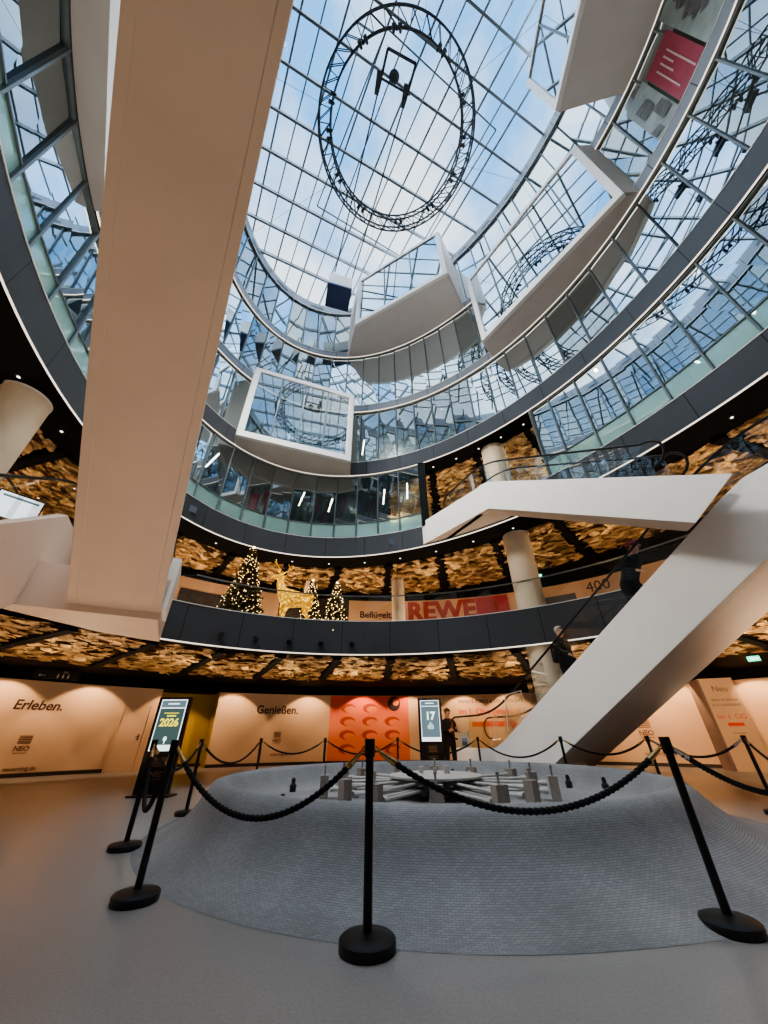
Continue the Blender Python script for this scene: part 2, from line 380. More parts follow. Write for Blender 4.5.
# black edge soffits + golden ceilings
def gold_ceiling(l, z, dg0, dg1, dend, skip=None, nflake=150):
    mb = MB(); annulus(mb, l, FINE, .0, dg0, z+.01); annulus(mb, l, FINE, dg1, dend, z+.005); annulus(mb, l, FINE, dg0-.05, dg1+.05, z+.10)
    c = struct(mb.build('ceiling', 'black'))
    rr = random.Random(int(z*100))
    n = len(BAYS)
    for i in range(n):
        t0, t1 = BAYS[i], BAYS[(i+1) % n]
        if i == n-1: t1 += 2*PI
        tm = (t0+t1)/2
        if skip and not skip(tm): continue
        if math.sin(tm) < -.75: continue
        mb = MB(); a, b = Vector(ov(l, t0, 0)), Vector(ov(l, t1, 0)); wid = (b-a).length
        mar = .17/wid
        nn_ = 4
        for q in range(nn_):
            ua, ub = mar+(1-2*mar)*q/nn_, mar+(1-2*mar)*(q+1)/nn_; ta, tb = t0+(t1-t0)*ua, t0+(t1-t0)*ub
            mb.quad([(*ov(l, ta, dg0+.06), z+.04), (*ov(l, tb, dg0+.06), z+.04), (*ov(l, tb, dg1-.06), z+.04), (*ov(l, ta, dg1-.06), z+.04)])
        rows = int((dg1-dg0)/.095); cols = max(4, int(wid/.20))
        for r in range(rows):
            for q in range(cols):
                u = mar+(q+.5+rr.uniform(-.45, .45))/cols*(1-2*mar); d = dg0+(r+.5+rr.uniform(-.4, .4))/rows*(dg1-dg0)
                t = t0+(t1-t0)*u; p = Vector((*ov(l, t, d), z-.03+rr.uniform(-.05, .04)))
                q2 = Vector((*ov(l, t+.01, d), p.z)); tx = (q2-Vector((p.x, p.y, p.z))).normalized(); ty = Vector((-tx.y, tx.x, 0))
                w, h = rr.uniform(.12, .30), rr.uniform(.035, .085); ax, ay = rr.gauss(0, .13), rr.gauss(0, .42); rot = rr.gauss(0, .30)
                ux = (tx*math.cos(rot)+ty*math.sin(rot)); uy = (ty*math.cos(rot)-tx*math.sin(rot))
                ux = (ux+Vector((0, 0, ax))).normalized(); uy = (uy+Vector((0, 0, ay))).normalized()
                k = [rr.uniform(.6, 1.1) for _ in range(5)]
                mb.quad([p-ux*w*k[0]-uy*h, p+ux*w*.3*k[1]-uy*h*1.2, p+ux*w*k[2]-uy*h*.2, p+ux*w*.6*k[3]+uy*h, p-ux*w*.7*k[4]+uy*h*.8])
        mb.build('gold_panel', 'gold', c)
        rb = MB(); ra, rz_ = ov(l, t0, dg0-.1), ov(l, t0, dg1+.1); rb.bar((*ra, z-.04), (*rz_, z-.04), .20, .10); rb.build('black_rib', 'black', c)
    return c
gold_ceiling('L1', 3.05, .45, 5.2, 9.4)
gold_ceiling('A', 6.52, .95, 4.3, 6.6)
T_GAP0, T_GAP1 = ang(1.49, 10.94), ang(4.76, 8.1)     # open part of the second floor
def in_gap(t):
    t = (t+2*PI) % (2*PI); return T_GAP1-.1 < t < T_GAP0+.25
gold_ceiling('B', 10.15, .75, 4.2, 6.6, skip=in_gap)

# ------- ground floor hoarding: circle of radius RW
WC, RW, WT = (1.0, 3.0), 16.5, 2.7
def wall_phi(az, c=WC, r=RW):       # azimuth seen from the middle of the floor -> azimuth on the circle
    dx, dy = math.sin(rad(az)), math.cos(rad(az)); dc = dx*c[0]+dy*c[1]
    k = dc+math.sqrt(dc*dc-c[0]**2-c[1]**2+r*r); return math.atan2(dx*k-c[0], dy*k-c[1]), k
def wp(phi, c=WC, r=RW): return (c[0]+r*math.sin(phi), c[1]+r*math.cos(phi))
def arc_wall(name, p0, p1, z0, z1, mat, r=RW, c=WC, th=.12, n=40, parent=None):
    mb = MB()
    for i in range(n):
        a, b = p0+(p1-p0)*i/n, p0+(p1-p0)*(i+1)/n
        mb.prism([wp(a, c, r), wp(b, c, r), wp(b, c, r+th), wp(a, c, r+th)], z0, z1)
    bmesh.ops.remove_doubles(mb.bm, verts=mb.bm.verts[:], dist=1e-4)
    return mb.build(name, mat, parent)
PR0, PR1 = wall_phi(-29.4)[0], wall_phi(-22.6)[0]
wl = struct(arc_wall('wall_left', -PI*.72, PR0, 0, WT, 'hoarding'))
wb = struct(arc_wall('wall_back', PR1, wall_phi(17.5)[0], 0, WT, 'hoarding'))
wr = struct(arc_wall('wall_right', wall_phi(17.5)[0], PI*.72, 0, WT, 'hoarding'))
wn = struct(arc_wall('wall_rear', PI*.72, PI*1.28, 0, WT, 'hoarding'))
wy = struct(arc_wall('wall_recess', PR0-.012, PR1+.012, 0, WT, 'yellow', r=RW+1.3))
mb = MB()
for ph in (PR0, PR1):
    a, b = wp(ph, WC, RW+.1), wp(ph, WC, RW+1.35); mb.bar((*a, WT/2), (*b, WT/2), .08, WT)
mb.build('side_panel', 'yellow', wy)
struct(arc_wall('trim_7', -PI, PI, WT, 3.12, 'black', r=RW-.12, th=1.6, n=120))
for nm, a, b in (('left', -PI*.72, wall_phi(-32.7)[0]), ('recess', PR0, PR1), ('back', PR1, wall_phi(17.5)[0]), ('right', wall_phi(17.5)[0], PI*.72)):
    struct(arc_wall('baseboard_'+nm, a, b, 0, .11, 'skirt', r=RW-.03+(1.3 if nm == 'recess' else 0), th=.05))
# door in the left wall
dphi = wall_phi(-31.5)[0]; dx, dy = wp(dphi, WC, RW-.02)
dr = struct(empty('door_1', (dx, dy, 0), -dphi))
mb = MB(); mb.box((0, 0, 1.02), (.84, .05, 2.04)); mb.build('door_leaf', 'hoarding', dr)
mb = MB()
for x in (-.46, .46): mb.box((x, -.01, 1.04), (.06, .09, 2.08))
mb.box((0, -.01, 2.09), (.98, .09, .06)); mb.build('door_frame', 'hoarding', dr)
mb = MB(); mb.box((.30, -.05, 1.05), (.05, .02, .2)); mb.tube([(.30, -.06, 1.08), (.30, -.1, 1.08), (.20, -.1, 1.08)], .011); mb.build('door_handle', 'dark_metal', dr)
# drying rack shape of a steel bracket in the yellow recess
ph = (PR0+PR1)/2+.01
def wtext(s, size, az, z, mat, parent, name='lettering', c=WC, r=RW, align='CENTER', **k):
    p0 = wall_phi(az, c, r)[0]
    return place_mesh(text_mesh(s, size, align=align, **k), name, mat, parent,
        lambda v: Vector((*wp(p0+v.x/r, c, r-.012-v.z), z+v.y)))
def wrect(mb, az, w, z0, z1, c=WC, r=RW, off=.012, x0=0.):
    p0 = wall_phi(az, c, r)[0]; n = max(1, int(w/.3))
    for i in range(n):
        a, b = p0+(x0-w/2+w*i/n)/r, p0+(x0-w/2+w*(i+1)/n)/r
        mb.quad([(*wp(a, c, r-off), z0), (*wp(b, c, r-off), z0), (*wp(b, c, r-off), z1), (*wp(a, c, r-off), z1)])
wtext('Erleben.', .40, -40.7, 1.84, 'ink', wl, weight=.008, shear=.12)
wtext('Genießen.', .45, -14.85, 1.92, 'ink', wb, weight=.008)
def neo_logo(az, z, parent, mat='ink_soft', s=1., url=True):
    mb = MB()
    for i in range(5): wrect(mb, az, .44*s, z+(.30+.06*i)*s, z+(.332+.06*i)*s)
    wrect(mb, az, .44*s, z-.04*s, z-.02*s); mb.build('logo_bars', mat, parent)
    wtext('NEO', .24*s, az, z+.05*s, mat, parent, weight=.005)
    if url: wtext('neuerring.de', .20*s, az+.7*s, z-.62*s, mat, parent, weight=.002)
neo_logo(-40.6, .66, wl, s=.78); neo_logo(-14.5, .80, wb, s=.72)
neo_logo(31.9, .95, wr)
wtext('Treffen.', .2, 33.5, 2.0, 'ink_soft', wr)
wtext('PRIVATE BÜROS & CO-WORKING', .195, 14.6, 2.34, 'ink', wr, weight=.002)
wtext('Neu ab 2025', .13, 14.6, 2.58-.02, 'ink_red', wr)
wtext('Im 1. Obergeschoss', .35, 14.3, 1.88, 'ink_red', wr, weight=.004)
mb = MB(); wrect(mb, 14.4, 1.75, 1.38, 1.58)
p0 = wall_phi(14.4)[0]
mb.quad([(*wp(p0+.88/RW, WC, RW-.012), 1.30), (*wp(p0+1.12/RW, WC, RW-.012), 1.48), (*wp(p0+.88/RW, WC, RW-.012), 1.66)]) if False else None
tri = [(*wp(p0+.87/RW, WC, RW-.012), 1.30), (*wp(p0+1.14/RW, WC, RW-.012), 1.48), (*wp(p0+.87/RW, WC, RW-.012), 1.66)]
mb.bm.faces.new([mb.bm.verts.new(v) for v in tri]); mb.build('arrow', 'ink_red', wr)
# mural
mural = thing('wall_mural', 'orange red printed mural with dark oval shapes on the back wall', 'mural', (0, 0, 0))
mb = MB(); wrect(mb, -2.25, 3.75, .12, WT-.02, off=.02); mb.build('mural_sheet', 'mural', mural)
pm = wall_phi(-2.25)[0]
def oval(mb, x, z, w, h, off, a0=0., a1=2*PI, cut=1.):
    pts = [(x+w*math.cos(a0+(a1-a0)*i/20), z+h*math.sin(a0+(a1-a0)*i/20)*(1 if math.sin(a0+(a1-a0)*i/20) > 0 else cut)) for i in range(20)]
    mb.bm.faces.new([mb.bm.verts.new((*wp(pm+px/RW, WC, RW-off), pz)) for px, pz in pts])
for r in range(4):
    for q in range(3):
        if r == 0 and q == 2: continue
        x, z = -1.02+q*1.05, 2.17-r*.54
        mb = MB(); oval(mb, x, z, .36, .19, .026); mb.build('oval_shade', 'mural_dark', mural)
        mb = MB(); oval(mb, x+.10, z-.055, .27, .135, .030); mb.build('oval_face', 'mural_light', mural)
mb = MB(); oval(mb, 1.18, 2.36, .30, .32, .026); mb.build('ring_emblem', 'ink', mural)
mb = MB(); oval(mb, 1.27, 2.42, .15, .16, .032); mb.build('emblem_gap', 'mural', mural)
# pillar on the right with a notice
pp, kk = wall_phi(40.1, WC, RW-1.2); px, py = wp(pp, WC, RW-1.2)
wp_ = tag(empty('advertising_pillar', (px, py, 0), -.36), 'cream square pillar with red printed notice beside right wall', 'pillar')
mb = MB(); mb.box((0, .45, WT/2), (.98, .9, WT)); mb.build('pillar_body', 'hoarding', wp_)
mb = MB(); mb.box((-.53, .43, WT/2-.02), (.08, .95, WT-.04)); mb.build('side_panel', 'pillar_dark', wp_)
T = Matrix.Translation((0, -.012, 0)) @ Matrix.Rotation(PI/2, 4, 'X')
def ptext(s, size, z, mat): text_local(s, size, 'lettering', mat, wp_, Matrix.Translation((.02, -.012, z)) @ Matrix.Rotation(PI/2, 4, 'X'))
ptext('Neu', .26, 2.28, 'ink_soft'); ptext('PRIVATE BÜROS', .105, 1.98, 'ink_soft'); ptext('& CO-WORKING', .105, 1.83, 'ink_soft'); ptext('Im 1. OG', .21, 1.45, 'ink_red'); ptext('neuerring.de', .07, 1.02, 'ink_soft')
mb = MB(); mb.box((.04, -.006, 1.29), (.44, .012, .1)); mb.build('red_bar', 'ink_red', wp_)
# green exit sign hanging under the right gold ceiling
def exit_sign(x, y, z, rz, label):
    e = thing('exit_sign', label, 'sign', (x, y, z), rz, None)
    e.scale = (.62, .62, .62)
    mb = MB(); mb.box((0, 0, 0), (.42, .04, .2)); mb.build('sign_box', 'exit_green', e)
    mb = MB()
    mb.box((.07, -.023, 0), (.2, .006, .05)); mb.bm.faces.new([mb.bm.verts.new(v) for v in ((-.02, -.026, .07), (-.14, -.026, 0), (-.02, -.026, -.07))]); mb.build('arrow', 'exit_white', e)
    mb = MB(); mb.tube([(0, 0, .1), (0, 0, .32)], .01, 6); mb.build('hanger', 'dark_metal', e)
exit_sign(9.9, 10.2, 2.72, -.75, 'green exit sign under golden ceiling right of the long escalator')
exit_sign(5.6, 12.2, 5.92, -.4, 'green exit sign on the first floor beside round column')
# dark washroom sign at left
ws = thing('washroom_sign', 'black hanging washroom sign with white pictograms on the left', 'sign', (-11.2, 13.2, 2.86), .70)
mb = MB(); mb.box((0, 0, 0), (1.25, .05, .26)); mb.build('sign_board', 'post_black', ws)
text_local('WC', .09, 'lettering', 'paper', ws, Matrix.Translation((.2, -.03, .06)) @ Matrix.Rotation(PI/2, 4, 'X'))
for i, x in enumerate((.02, .16, .30)):
    mb = MB(); mb.prism([(x-.022, -.031), (x+.022, -.031), (x+.022, -.026), (x-.022, -.026)], -.095, -.01); mb.build('pictogram', 'paper', ws)
    mb = MB(); mb.ico((x, -.03, .014), .018); mb.build('pictogram', 'paper', ws)
mb = MB(); mb.bar((-.30, -.029, -.04), (-.44, -.029, -.04), .006, .014); mb.build('arrow', 'paper', ws)
mb = MB(); mb.bm.faces.new([mb.bm.verts.new(v) for v in ((-.44, -.03, .0), (-.5, -.03, -.04), (-.44, -.03, -.08))]); mb.build('arrow', 'paper', ws)

# ------- first floor back wall
W1, R1, = (.5, 3.6), 12.0
w1 = struct(arc_wall('wall_first_floor', -PI, PI, 3.7, 6.14, 'shop_wall', r=R1, c=W1, n=110))
struct(arc_wall('trim_8', -PI, PI, 6.14, 6.52, 'black', r=R1-.1, c=W1, th=.5, n=110))
mb = MB()
for a, b in ((-46, -41), (-31, -23.2), (-16.8, -5.8), (24.5, 29)):
    pa, pb = wall_phi(a, W1, R1)[0], wall_phi(b, W1, R1)[0]; w = (pb-pa)*R1; wrect(mb, (a+b)/2, w, 3.8, 5.7 if a != -16.8 else 6.3, W1, R1, .03)
mb.build('shopfront', 'dark_shop', w1)
wtext('Beflügelt', .40, -1.5, 5.39, 'ink', w1, c=W1, r=R1, weight=.007)
wtext('REWE', 1.12, 9.1, 5.27, 'rewe_red', w1, c=W1, r=R1, weight=.05)
wtext('400', .56, 32.1, 5.62, 'ink', w1, c=W1, r=R1)
mb = MB(); wrect(mb, 17.1, 1.35, 4.6, 6.1, W1, R1, .03); mb.build('red_panel', 'red_panel', w1)
wtext('R', .55, 17.4, 5.5, 'rewe_red', w1, c=W1, r=R1-.04, weight=.03)
# first floor glass balustrade
gb = thing('glass_balustrade', 'frameless glass balustrade with thin steel rail on the first floor edge', 'balustrade')
def on_landing(t):
    x, y = ov('L1', t, .08); sn, cn = math.sin(.475), math.cos(.475); s_, n_ = x*sn-y*cn, x*cn+y*sn
    return (s_ < -6 and -4.9 < n_ < -.6) or (s_ > -1.6 and 6.4 < n_ < 9.3)
mb = MB(); ts = arc_angles(44)
for i in range(44):
    t0, t1 = ts[i]+.006, ts[(i+1) % 44]-.006+(2*PI if i == 43 else 0)
    if on_landing((t0+t1)/2): continue
    mb = MB(); mb.quad([(*ov('L1', t0, .08), 4.04), (*ov('L1', t1, .08), 4.04), (*ov('L1', t1, .08), 4.83), (*ov('L1', t0, .08), 4.83)]); mb.build('glass_panel', 'clear', gb)
run = []
order = [t for t in FINE]; k0 = next(i for i, t in enumerate(order) if on_landing(t)); order = order[k0:]+order[:k0]+[order[k0]]
for t in order:
    if on_landing(t):
        if len(run) > 2: mb = MB(); mb.tube(run, .022, 6); mb.build('top_rail', 'steel', gb, True)
        run = []
    else: run.append((*ov('L1', t, .08), 4.85))

# ------- upper back walls
for l0, l1 in (('A', 'B'), ('B', 'C'), ('C', 'D'), ('D', 'E')):
    mb = MB(); ring_wall(mb, l0, FINE, 6.6, 6.8, Z[l0][1]-.2, Z[l1][0]+.2); struct(mb.build('wall_upper', 'mid_grey'))
    if l0 == 'A': continue
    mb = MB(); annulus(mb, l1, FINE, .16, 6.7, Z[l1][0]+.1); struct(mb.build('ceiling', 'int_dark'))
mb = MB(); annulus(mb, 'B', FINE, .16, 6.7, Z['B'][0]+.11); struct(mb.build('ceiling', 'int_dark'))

# ------- curtain walls
def curtain(name, l0, l1, ts, z0, z1, band=None, transom=None):
    g = MB(); n = len(ts); fr = MB(); bd = MB()
    def P(t, z, d):
        a, b = Vector(ov(l0, t, d)), Vector(ov(l1, t, d)); return (*(a.lerp(b, (z-z0)/(z1-z0))), z)
    rr = random.Random(len(name)+int(z0))
    zb = z0 + (band or 0)
    for i in range(n-1):
        t0, t1 = ts[i], ts[i+1]
        e = [rr.uniform(-.010, .010) for _ in range(2)]
        g.quad([P(t0, zb, .10+e[0]), P(t1, zb, .10-e[0]), P(t1, z1, .10-e[0]+e[1]), P(t0, z1, .10+e[0]+e[1])])
        if band: bd.quad([P(t0, z0, .10), P(t1, z0, .10), P(t1, zb, .10), P(t0, zb, .10)])
        if band: fr.bar(P(t0, zb, .09), P(t1, zb, .09), .05, .03)
    for t in ts: 
        rad_ = Vector((math.cos(t), math.sin(t), 0)); fr.bar(P(t, z0, .075), P(t, z1, .075), .04, .06, up=rad_)
    for z in (z0+.03, z1-.03):
        for i in range(n-1): fr.bar(P(ts[i], z, .09), P(ts[i+1], z, .09), .07, .05)
    o = struct(g.build(name, 'facade')); fr.build('window_frame', 'mullion', o)
    if band: bd.build('tinted_band', 'facade_teal', o)
    return o
loop = PANE+[PANE[0]+2*PI]
g0, g1 = T_GAP0, T_GAP1
t2 = [t for t in loop if t > g0+.03]; t2 = [g0]+t2+[t+2*PI for t in PANE if 0 < t < g1-.03]+[g1+2*PI]
# split the second-floor curtain wall at the openings of the escalators
curtain('window_1', 'A', 'B', t2, Z['A'][1], Z['B'][0], band=.62)
curtain('window_2', 'B', 'C', loop, Z['B'][1], Z['C'][0])
curtain('window_3', 'C', 'D', loop, Z['C'][1], Z['D'][0])
curtain('window_4', 'D', 'E', loop, Z['D'][1], Z['E'][0])
# dark jamb and glass return walls of the open part
jm = MB(); a = ov('A', g0, .05); jm.box((*a, 8.75), (.28, .28, 2.85), g0); struct(jm.build('trim_9', 'fascia'))
mb = MB(); a, b = ov('A', g1, .1), ov('A', g1+.02, 5.5); mb.quad([(*a, 7.3), (*b, 7.3), (*b, 10.15), (*a, 10.15)]); o = struct(mb.build('window_5', 'facade'))
mb = MB(); mb.bar((*a, 7.3), (*a, 10.15), .08, .08)
for k in range(1, 5):
    c = Vector(a).lerp(Vector(b), k/5); mb.bar((*c, 7.3), (*c, 10.15), .04, .04)
mb.build('window_frame', 'mullion', o)

# ------------------------------------------------------------------ roof glazing
DIR = rad(25.0); e1 = Vector((math.cos(DIR), math.sin(DIR))); e2 = Vector((-math.sin(DIR), math.cos(DIR))); ZR = 22.95
def clip(origin, d, dd=.30):
    cx, cy, a, b, ph = OV['E']; a += dd; b += dd; c, s = math.cos(ph), math.sin(ph)
    px, py = origin.x-cx, origin.y-cy; u, v = d.x*c+d.y*s, -d.x*s+d.y*c; p, q = px*c+py*s, -px*s+py*c
    A = (u/a)**2+(v/b)**2; B = 2*(u*p/a**2+v*q/b**2); D = (p/a)**2+(q/b)**2-1; k = B*B-4*A*D
    if k <= .02: return None
    k = math.sqrt(k); return origin+d*((-B-k)/(2*A)), origin+d*((-B+k)/(2*A))
mb = MB(); mb.bm.faces.new([mb.bm.verts.new((*ov('E', t, .34), ZR+.12)) for t in FINE]); roof = struct(mb.build('window_6', 'roof_glass'))
base = Vector((-2.0, 3.05))
for k in range(-9, 9):
    s = clip(base+e2*1.36*k, e1)
    if s: mb = MB(); mb.bar((*s[0], ZR-.05), (*s[1], ZR-.05), .085, .26); mb.build('roof_beam', 'roof_steel', roof)
e3 = Vector((math.cos(rad(120)), math.sin(rad(120))))
for k in range(-16, 17):
    s = clip(Vector((.5, 3.9))+e1*.72*k, e3)
    if s: mb = MB(); mb.bar((*s[0], ZR+.06), (*s[1], ZR+.06), .05 if k % 2 else .07, .08); mb.build('glazing_bar', 'roof_steel', roof)
# closing slab above the roof edge
mb = MB(); ring_wall(mb, 'E', FINE, .32, 9, 22.85, 23.25); struct(mb.build('ceiling', 'mid_grey'))
# slots in the roof ring
slots = MB()
for tdeg in range(20, 190, 14):
    t0 = rad(tdeg); pts = [(*ov('E', t0+rad(k), -.012), z) for k, z in ((0, 22.42), (5, 22.42), (5, 22.52), (0, 22.52))]; slots.quad(pts)
slots.build('vent_slots', 'dark_metal', bpy.data.objects['trim_6'])

# ------------------------------------------------------------------ ring truss and stage lights
TC, TR, TZ = Vector((.55, 3.72, 0)), 2.86, 19.8
tr = thing('ring_truss', 'large round lattice truss hanging below the glass roof', 'truss', (TC.x, TC.y, TZ))
def circ(r, z, n=72): return [(r*math.cos(2*PI*i/n), r*math.sin(2*PI*i/n), z) for i in range(n)]
for r, z in ((TR, 0), (TR-.42, 0), (TR, .42), (TR-.42, .42)):
    mb = MB(); mb.tube(circ(r, z), .032, 6, closed=True); mb.build('chord', 'dark_metal', tr, True)
mb = MB(); n = 40
for i in range(n):
    a0, a1 = 2*PI*i/n, 2*PI*(i+1)/n
    def q(r, a, z): return (r*math.cos(a), r*math.sin(a), z)
    mb.tube([q(TR, a0, 0), q(TR-.42, a1, 0)], .019, 4); mb.tube([q(TR, a0, .42), q(TR-.42, a1, .42)], .019, 4)
    mb.tube([q(TR, a0, 0), q(TR, a1, .42)], .019, 4); mb.tube([q(TR-.42, a0, 0), q(TR-.42, a1, .42)], .019, 4)
    mb.tube([q(TR, a0, 0), q(TR-.42, a0, 0)], .019, 4); mb.tube([q(TR, a0, 0), q(TR, a0, .42)], .019, 4)
mb.build('lattice', 'dark_metal', tr)
for i in range(8):
    a = 2*PI*i/8+.3; p = (TR-.2)*math.cos(a), (TR-.2)*math.sin(a)
    mb = MB(); mb.tube([(*p, .42), (*p, ZR-TZ-.15)], .008, 4); mb.build('suspension_cable', 'dark_metal', tr)
    w = ov('E', a, 0); mb = MB(); mb.tube([((TR)*math.cos(a), TR*math.sin(a), .42), (w[0]-TC.x, w[1]-TC.y, 22.4-TZ)], .007, 4); mb.build('guy_wire', 'dark_metal', tr)
clock = ['twelve', 'eleven', 'ten', 'nine', 'eight', 'seven', 'six', 'five', 'four', 'three', 'two', 'one']
slp = [(.51, 1.13), (-.62, 1.41), (-1.77, 2.65), (-2.04, 3.56), (-1.73, 4.78), (-.79, 5.6), (.69, 6.11), (2.02, 5.71), (2.92, 4.83), (3.31, 3.77), (3.14, 2.6), (1.98, 1.65)]
sl0 = None
for i, (x, y) in enumerate(slp):
    v = (Vector((x, y))-TC.xy).normalized(); p = TC.xy+v*(TR-.44)
    if sl0 is None:
        sl0 = thing('stage_light', '', 'stage light', group='stage lights on the ring truss')
        mb = MB(); mb.box((0, 0, -.05), (.10, .10, .14)); mb.tube([(-.2, 0, -.12), (.2, 0, -.12)], .025, 6); mb.build('clamp', 'dark_metal', sl0)
        for sx in (-1, 1):
            mb = MB(); mb.tube([(sx*.16, .1, -.2), (sx*.16, 0, -.24), (sx*.16, -.18, -.34)], [.06, .085, .10], 10); mb.build('lamp_head', 'dark_metal', sl0, True)
        s = sl0
    else: s = copy_tree(sl0)
    s.scale = (.66, .66, .66); s.location = (p.x, p.y, TZ); s.rotation_euler = (0, 0, math.atan2(v.y, v.x)+PI/2)
    s['label'] = 'twin stage light at %s o\'clock on the ring truss' % clock[i]
# hoist and its rails
ho = thing('hoist_cabin', 'white and navy hoist box hanging at the far roof edge', 'hoist', (-2.33, 9.72, 20.5), rad(15.8))
mb = MB(); mb.box((0, 0, .06), (1.24, 1.2, .12)); mb.build('navy_floor', 'hoist_blue', ho)
mb = MB(); mb.box((0, 0, .62), (1.22, 1.18, 1.0)); mb.build('body', 'hoist_white', ho)
mb = MB(); mb.box((.05, .1, 1.22), (.4, .4, .22)); mb.lathe([(.12, 0), (.12, .25)], (-.3, -.3, 1.1), 12); mb.build('winch', 'hoist_white', ho)
crd = thing('suspended_gantry', 'dark rectangular steel frame hung inside the ring truss with two long rails', 'frame', (0, 0, 22.0))
P_ = [(.26, 1.86), (1.30, 2.22), (-.12, 2.89), (.90, 3.23), (0, 2.55), (1.12, 2.97), (-2.53, 9.15), (-1.64, 9.45)]
for i, j, nm, w in ((0, 1, 'cross_bar', .09), (0, 2, 'side_bar', .09), (1, 3, 'side_bar', .09), (4, 5, 'cross_bar', .07), (2, 6, 'rail', .055), (3, 7, 'rail', .055)):
    mb = MB(); mb.bar((*P_[i], 0), (*P_[j], -.0), w, w); mb.build(nm, 'dark_metal', crd)
for j, k in ((2, -.2), (3, -.2)):
    mb = MB(); mb.box((P_[j][0], P_[j][1]-.25, -.08), (.16, .62, .22), rad(12)); mb.build('carriage', 'dark_metal', crd)
mb = MB(); mb.lathe([(.05, .15), (.16, .05), (.20, -.1), (.12, -.22)], (.49, 2.5, -.1), 14); mb.build('pendant_lamp', 'dark_metal', crd, True)
for j in (0, 1, 2, 3):
    mb = MB(); mb.tube([(*P_[j], .04), (*P_[j], .86)], .012, 5); mb.build('hanger', 'dark_metal', crd)
rf = thing('rail_frame', 'thin dark rectangular rail hung flat under the glass roof', 'rail', (0, 0, 22.4))
Q = [(.23, 1.46), (4.79, 4.0), (1.65, 8.96), (-3.09, 6.47)]
for i in range(4): mb = MB(); mb.bar((*Q[i], 0), (*Q[(i+1) % 4], 0), .05, .05); mb.build('rail', 'roof_steel', rf)
for q in Q: mb = MB(); mb.tube([(*q, 0), (*q, .42)], .012, 5); mb.build('hanger', 'roof_steel', rf)

# ------------------------------------------------------------------ projecting glass bays
def bay(label, A, B, l, z0, z1, npan, nrow=1, back=None):
    A, B = Vector(A), Vector(B); tA, tB = (ang(*back[0]), ang(*back[1])) if back else (ang(*A), ang(*B))
    n = 14; ringp = [Vector(ov(l, tA+(tB-tA)*i/n, .30)) for i in range(n+1)]
    poly = [A, B]+ringp[::-1]
    o = thing('glass_bay', label, 'glass bay', (0, 0, 0))
    mb = MB(); mb.prism(poly, z0, z0+.22); mb.build('underside', 'bay_soffit', o)
    mb = MB(); mb.prism(poly, z1-.2, z1); mb.build('roof', 'frame_white', o)
    d = (B-A).normalized(); nn = Vector((d.y, -d.x))
    if nn.dot(Vector(CC)-A) < 0: nn = -nn
    fr = MB(); Bz = .26
    fa, fb = A+nn*.03, B+nn*.03
    fr.bar((*fa, z0+.115), (*fb, z0+.115), .14, Bz); fr.bar((*fa, z1-.10), (*fb, z1-.10), .14, .20)
    for p, sg in ((fa, 1), (fb, -1)):
        q = p+d*sg*.10; fr.bar((*q, z0+.03), (*q, z1-.02), .20, .135, up=Vector((nn.x, nn.y, 0)))
    fr.build('frame', 'frame_white', o)
    for p, q in ((A, ringp[0]), (B, ringp[-1])):
        mb = MB(); mb.bar((*p, (z0+z1)/2), (*q, (z0+z1)/2), .1, z1-z0-.1); mb.build('side_wall', 'bay_soffit', o)
    g = MB(); a, b = A+d*.18+nn*.05, B-d*.18+nn*.05
    g.quad([(*a, z0+.24), (*b, z0+.24), (*b, z1-.18), (*a, z1-.18)]); gl = g.build('glazing', 'facade', o)
    m = MB()
    for i in range(1, npan):
        p = a.lerp(b, i/npan)+nn*.01; m.bar((*p, z0+.24), (*p, z1-.18), .05, .05, up=Vector((nn.x, nn.y, 0)))
    for i in range(1, nrow):
        z = z0+.24+(z1-z0-.42)*i/nrow; m.bar((*(a+nn*.01), z), (*(b+nn*.01), z), .04, .04)
    if npan > 1: m.build('mullions', 'mullion', gl)
bay('lowest glass bay, white framed, beside the long cream escalator', (-5.28, 9.30), (-1.34, 10.78), 'B', 10.17, 14.0, 4, back=((-5.62, 10.1), (-1.40, 11.6)))
bay('upper white framed glass bay right of the hoist box', (-1.29, 9.72), (2.81, 7.47), 'D', 17.85, 22.05, 3)
bay('long white framed glass bay in the middle right of the facade', (3.88, 8.05), (6.83, 3.68), 'C', 13.8, 18.4, 5)
bay('topmost glass bay with large grey underside at upper right', (5.65, 2.74), (5.35, -2.4), 'D', 17.85, 22.05, 4)

# posters on the upper right glazing
def poster(x0, y0, x1, y1, z0, z1, mat, label):
    t0, t1 = ang(x0, y0), ang(x1, y1); o = thing('poster', label, 'poster')
    def P(t, z, d=.0): a, b = Vector(ov('C', t, d)), Vector(ov('D', t, d)); return (*a.lerp(b, (z-14.25)/3.6), z)
    mb = MB(); n = 6
    for i in range(n):
        a, b = t0+(t1-t0)*i/n, t0+(t1-t0)*(i+1)/n; mb.quad([P(a, z0), P(b, z0), P(b, z1), P(a, z1)])
    mb.build('sheet', mat, o)
    return o, P, t0, t1
o, P, t0, t1 = poster(7.44, 1.19, 7.38, 2.02, 14.32, 16.9, 'poster_red', 'crimson poster with white lines of print on upper right glazing')
mb = MB()
for k, (u, w) in enumerate(((.25, .8), (.42, .45), (.56, .35), (.70, .95))):
    a = t0+(t1-t0)*(1-u)
    for j in range(int(w*20)):
        z = 16.3-j*.105
        mb.quad([P(a-.0022, z, -.02), P(a+.0022, z, -.02), P(a+.0022, z-.07, -.02), P(a-.0022, z-.07, -.02)])
mb.build('print', 'poster_white', o)['kind'] = 'stuff'
o, P, t0, t1 = poster(7.47, .2, 7.44, 1.13, 14.32, 17.6, 'poster_pale', 'pale grey poster with dark smoky print, topmost on the right glazing')
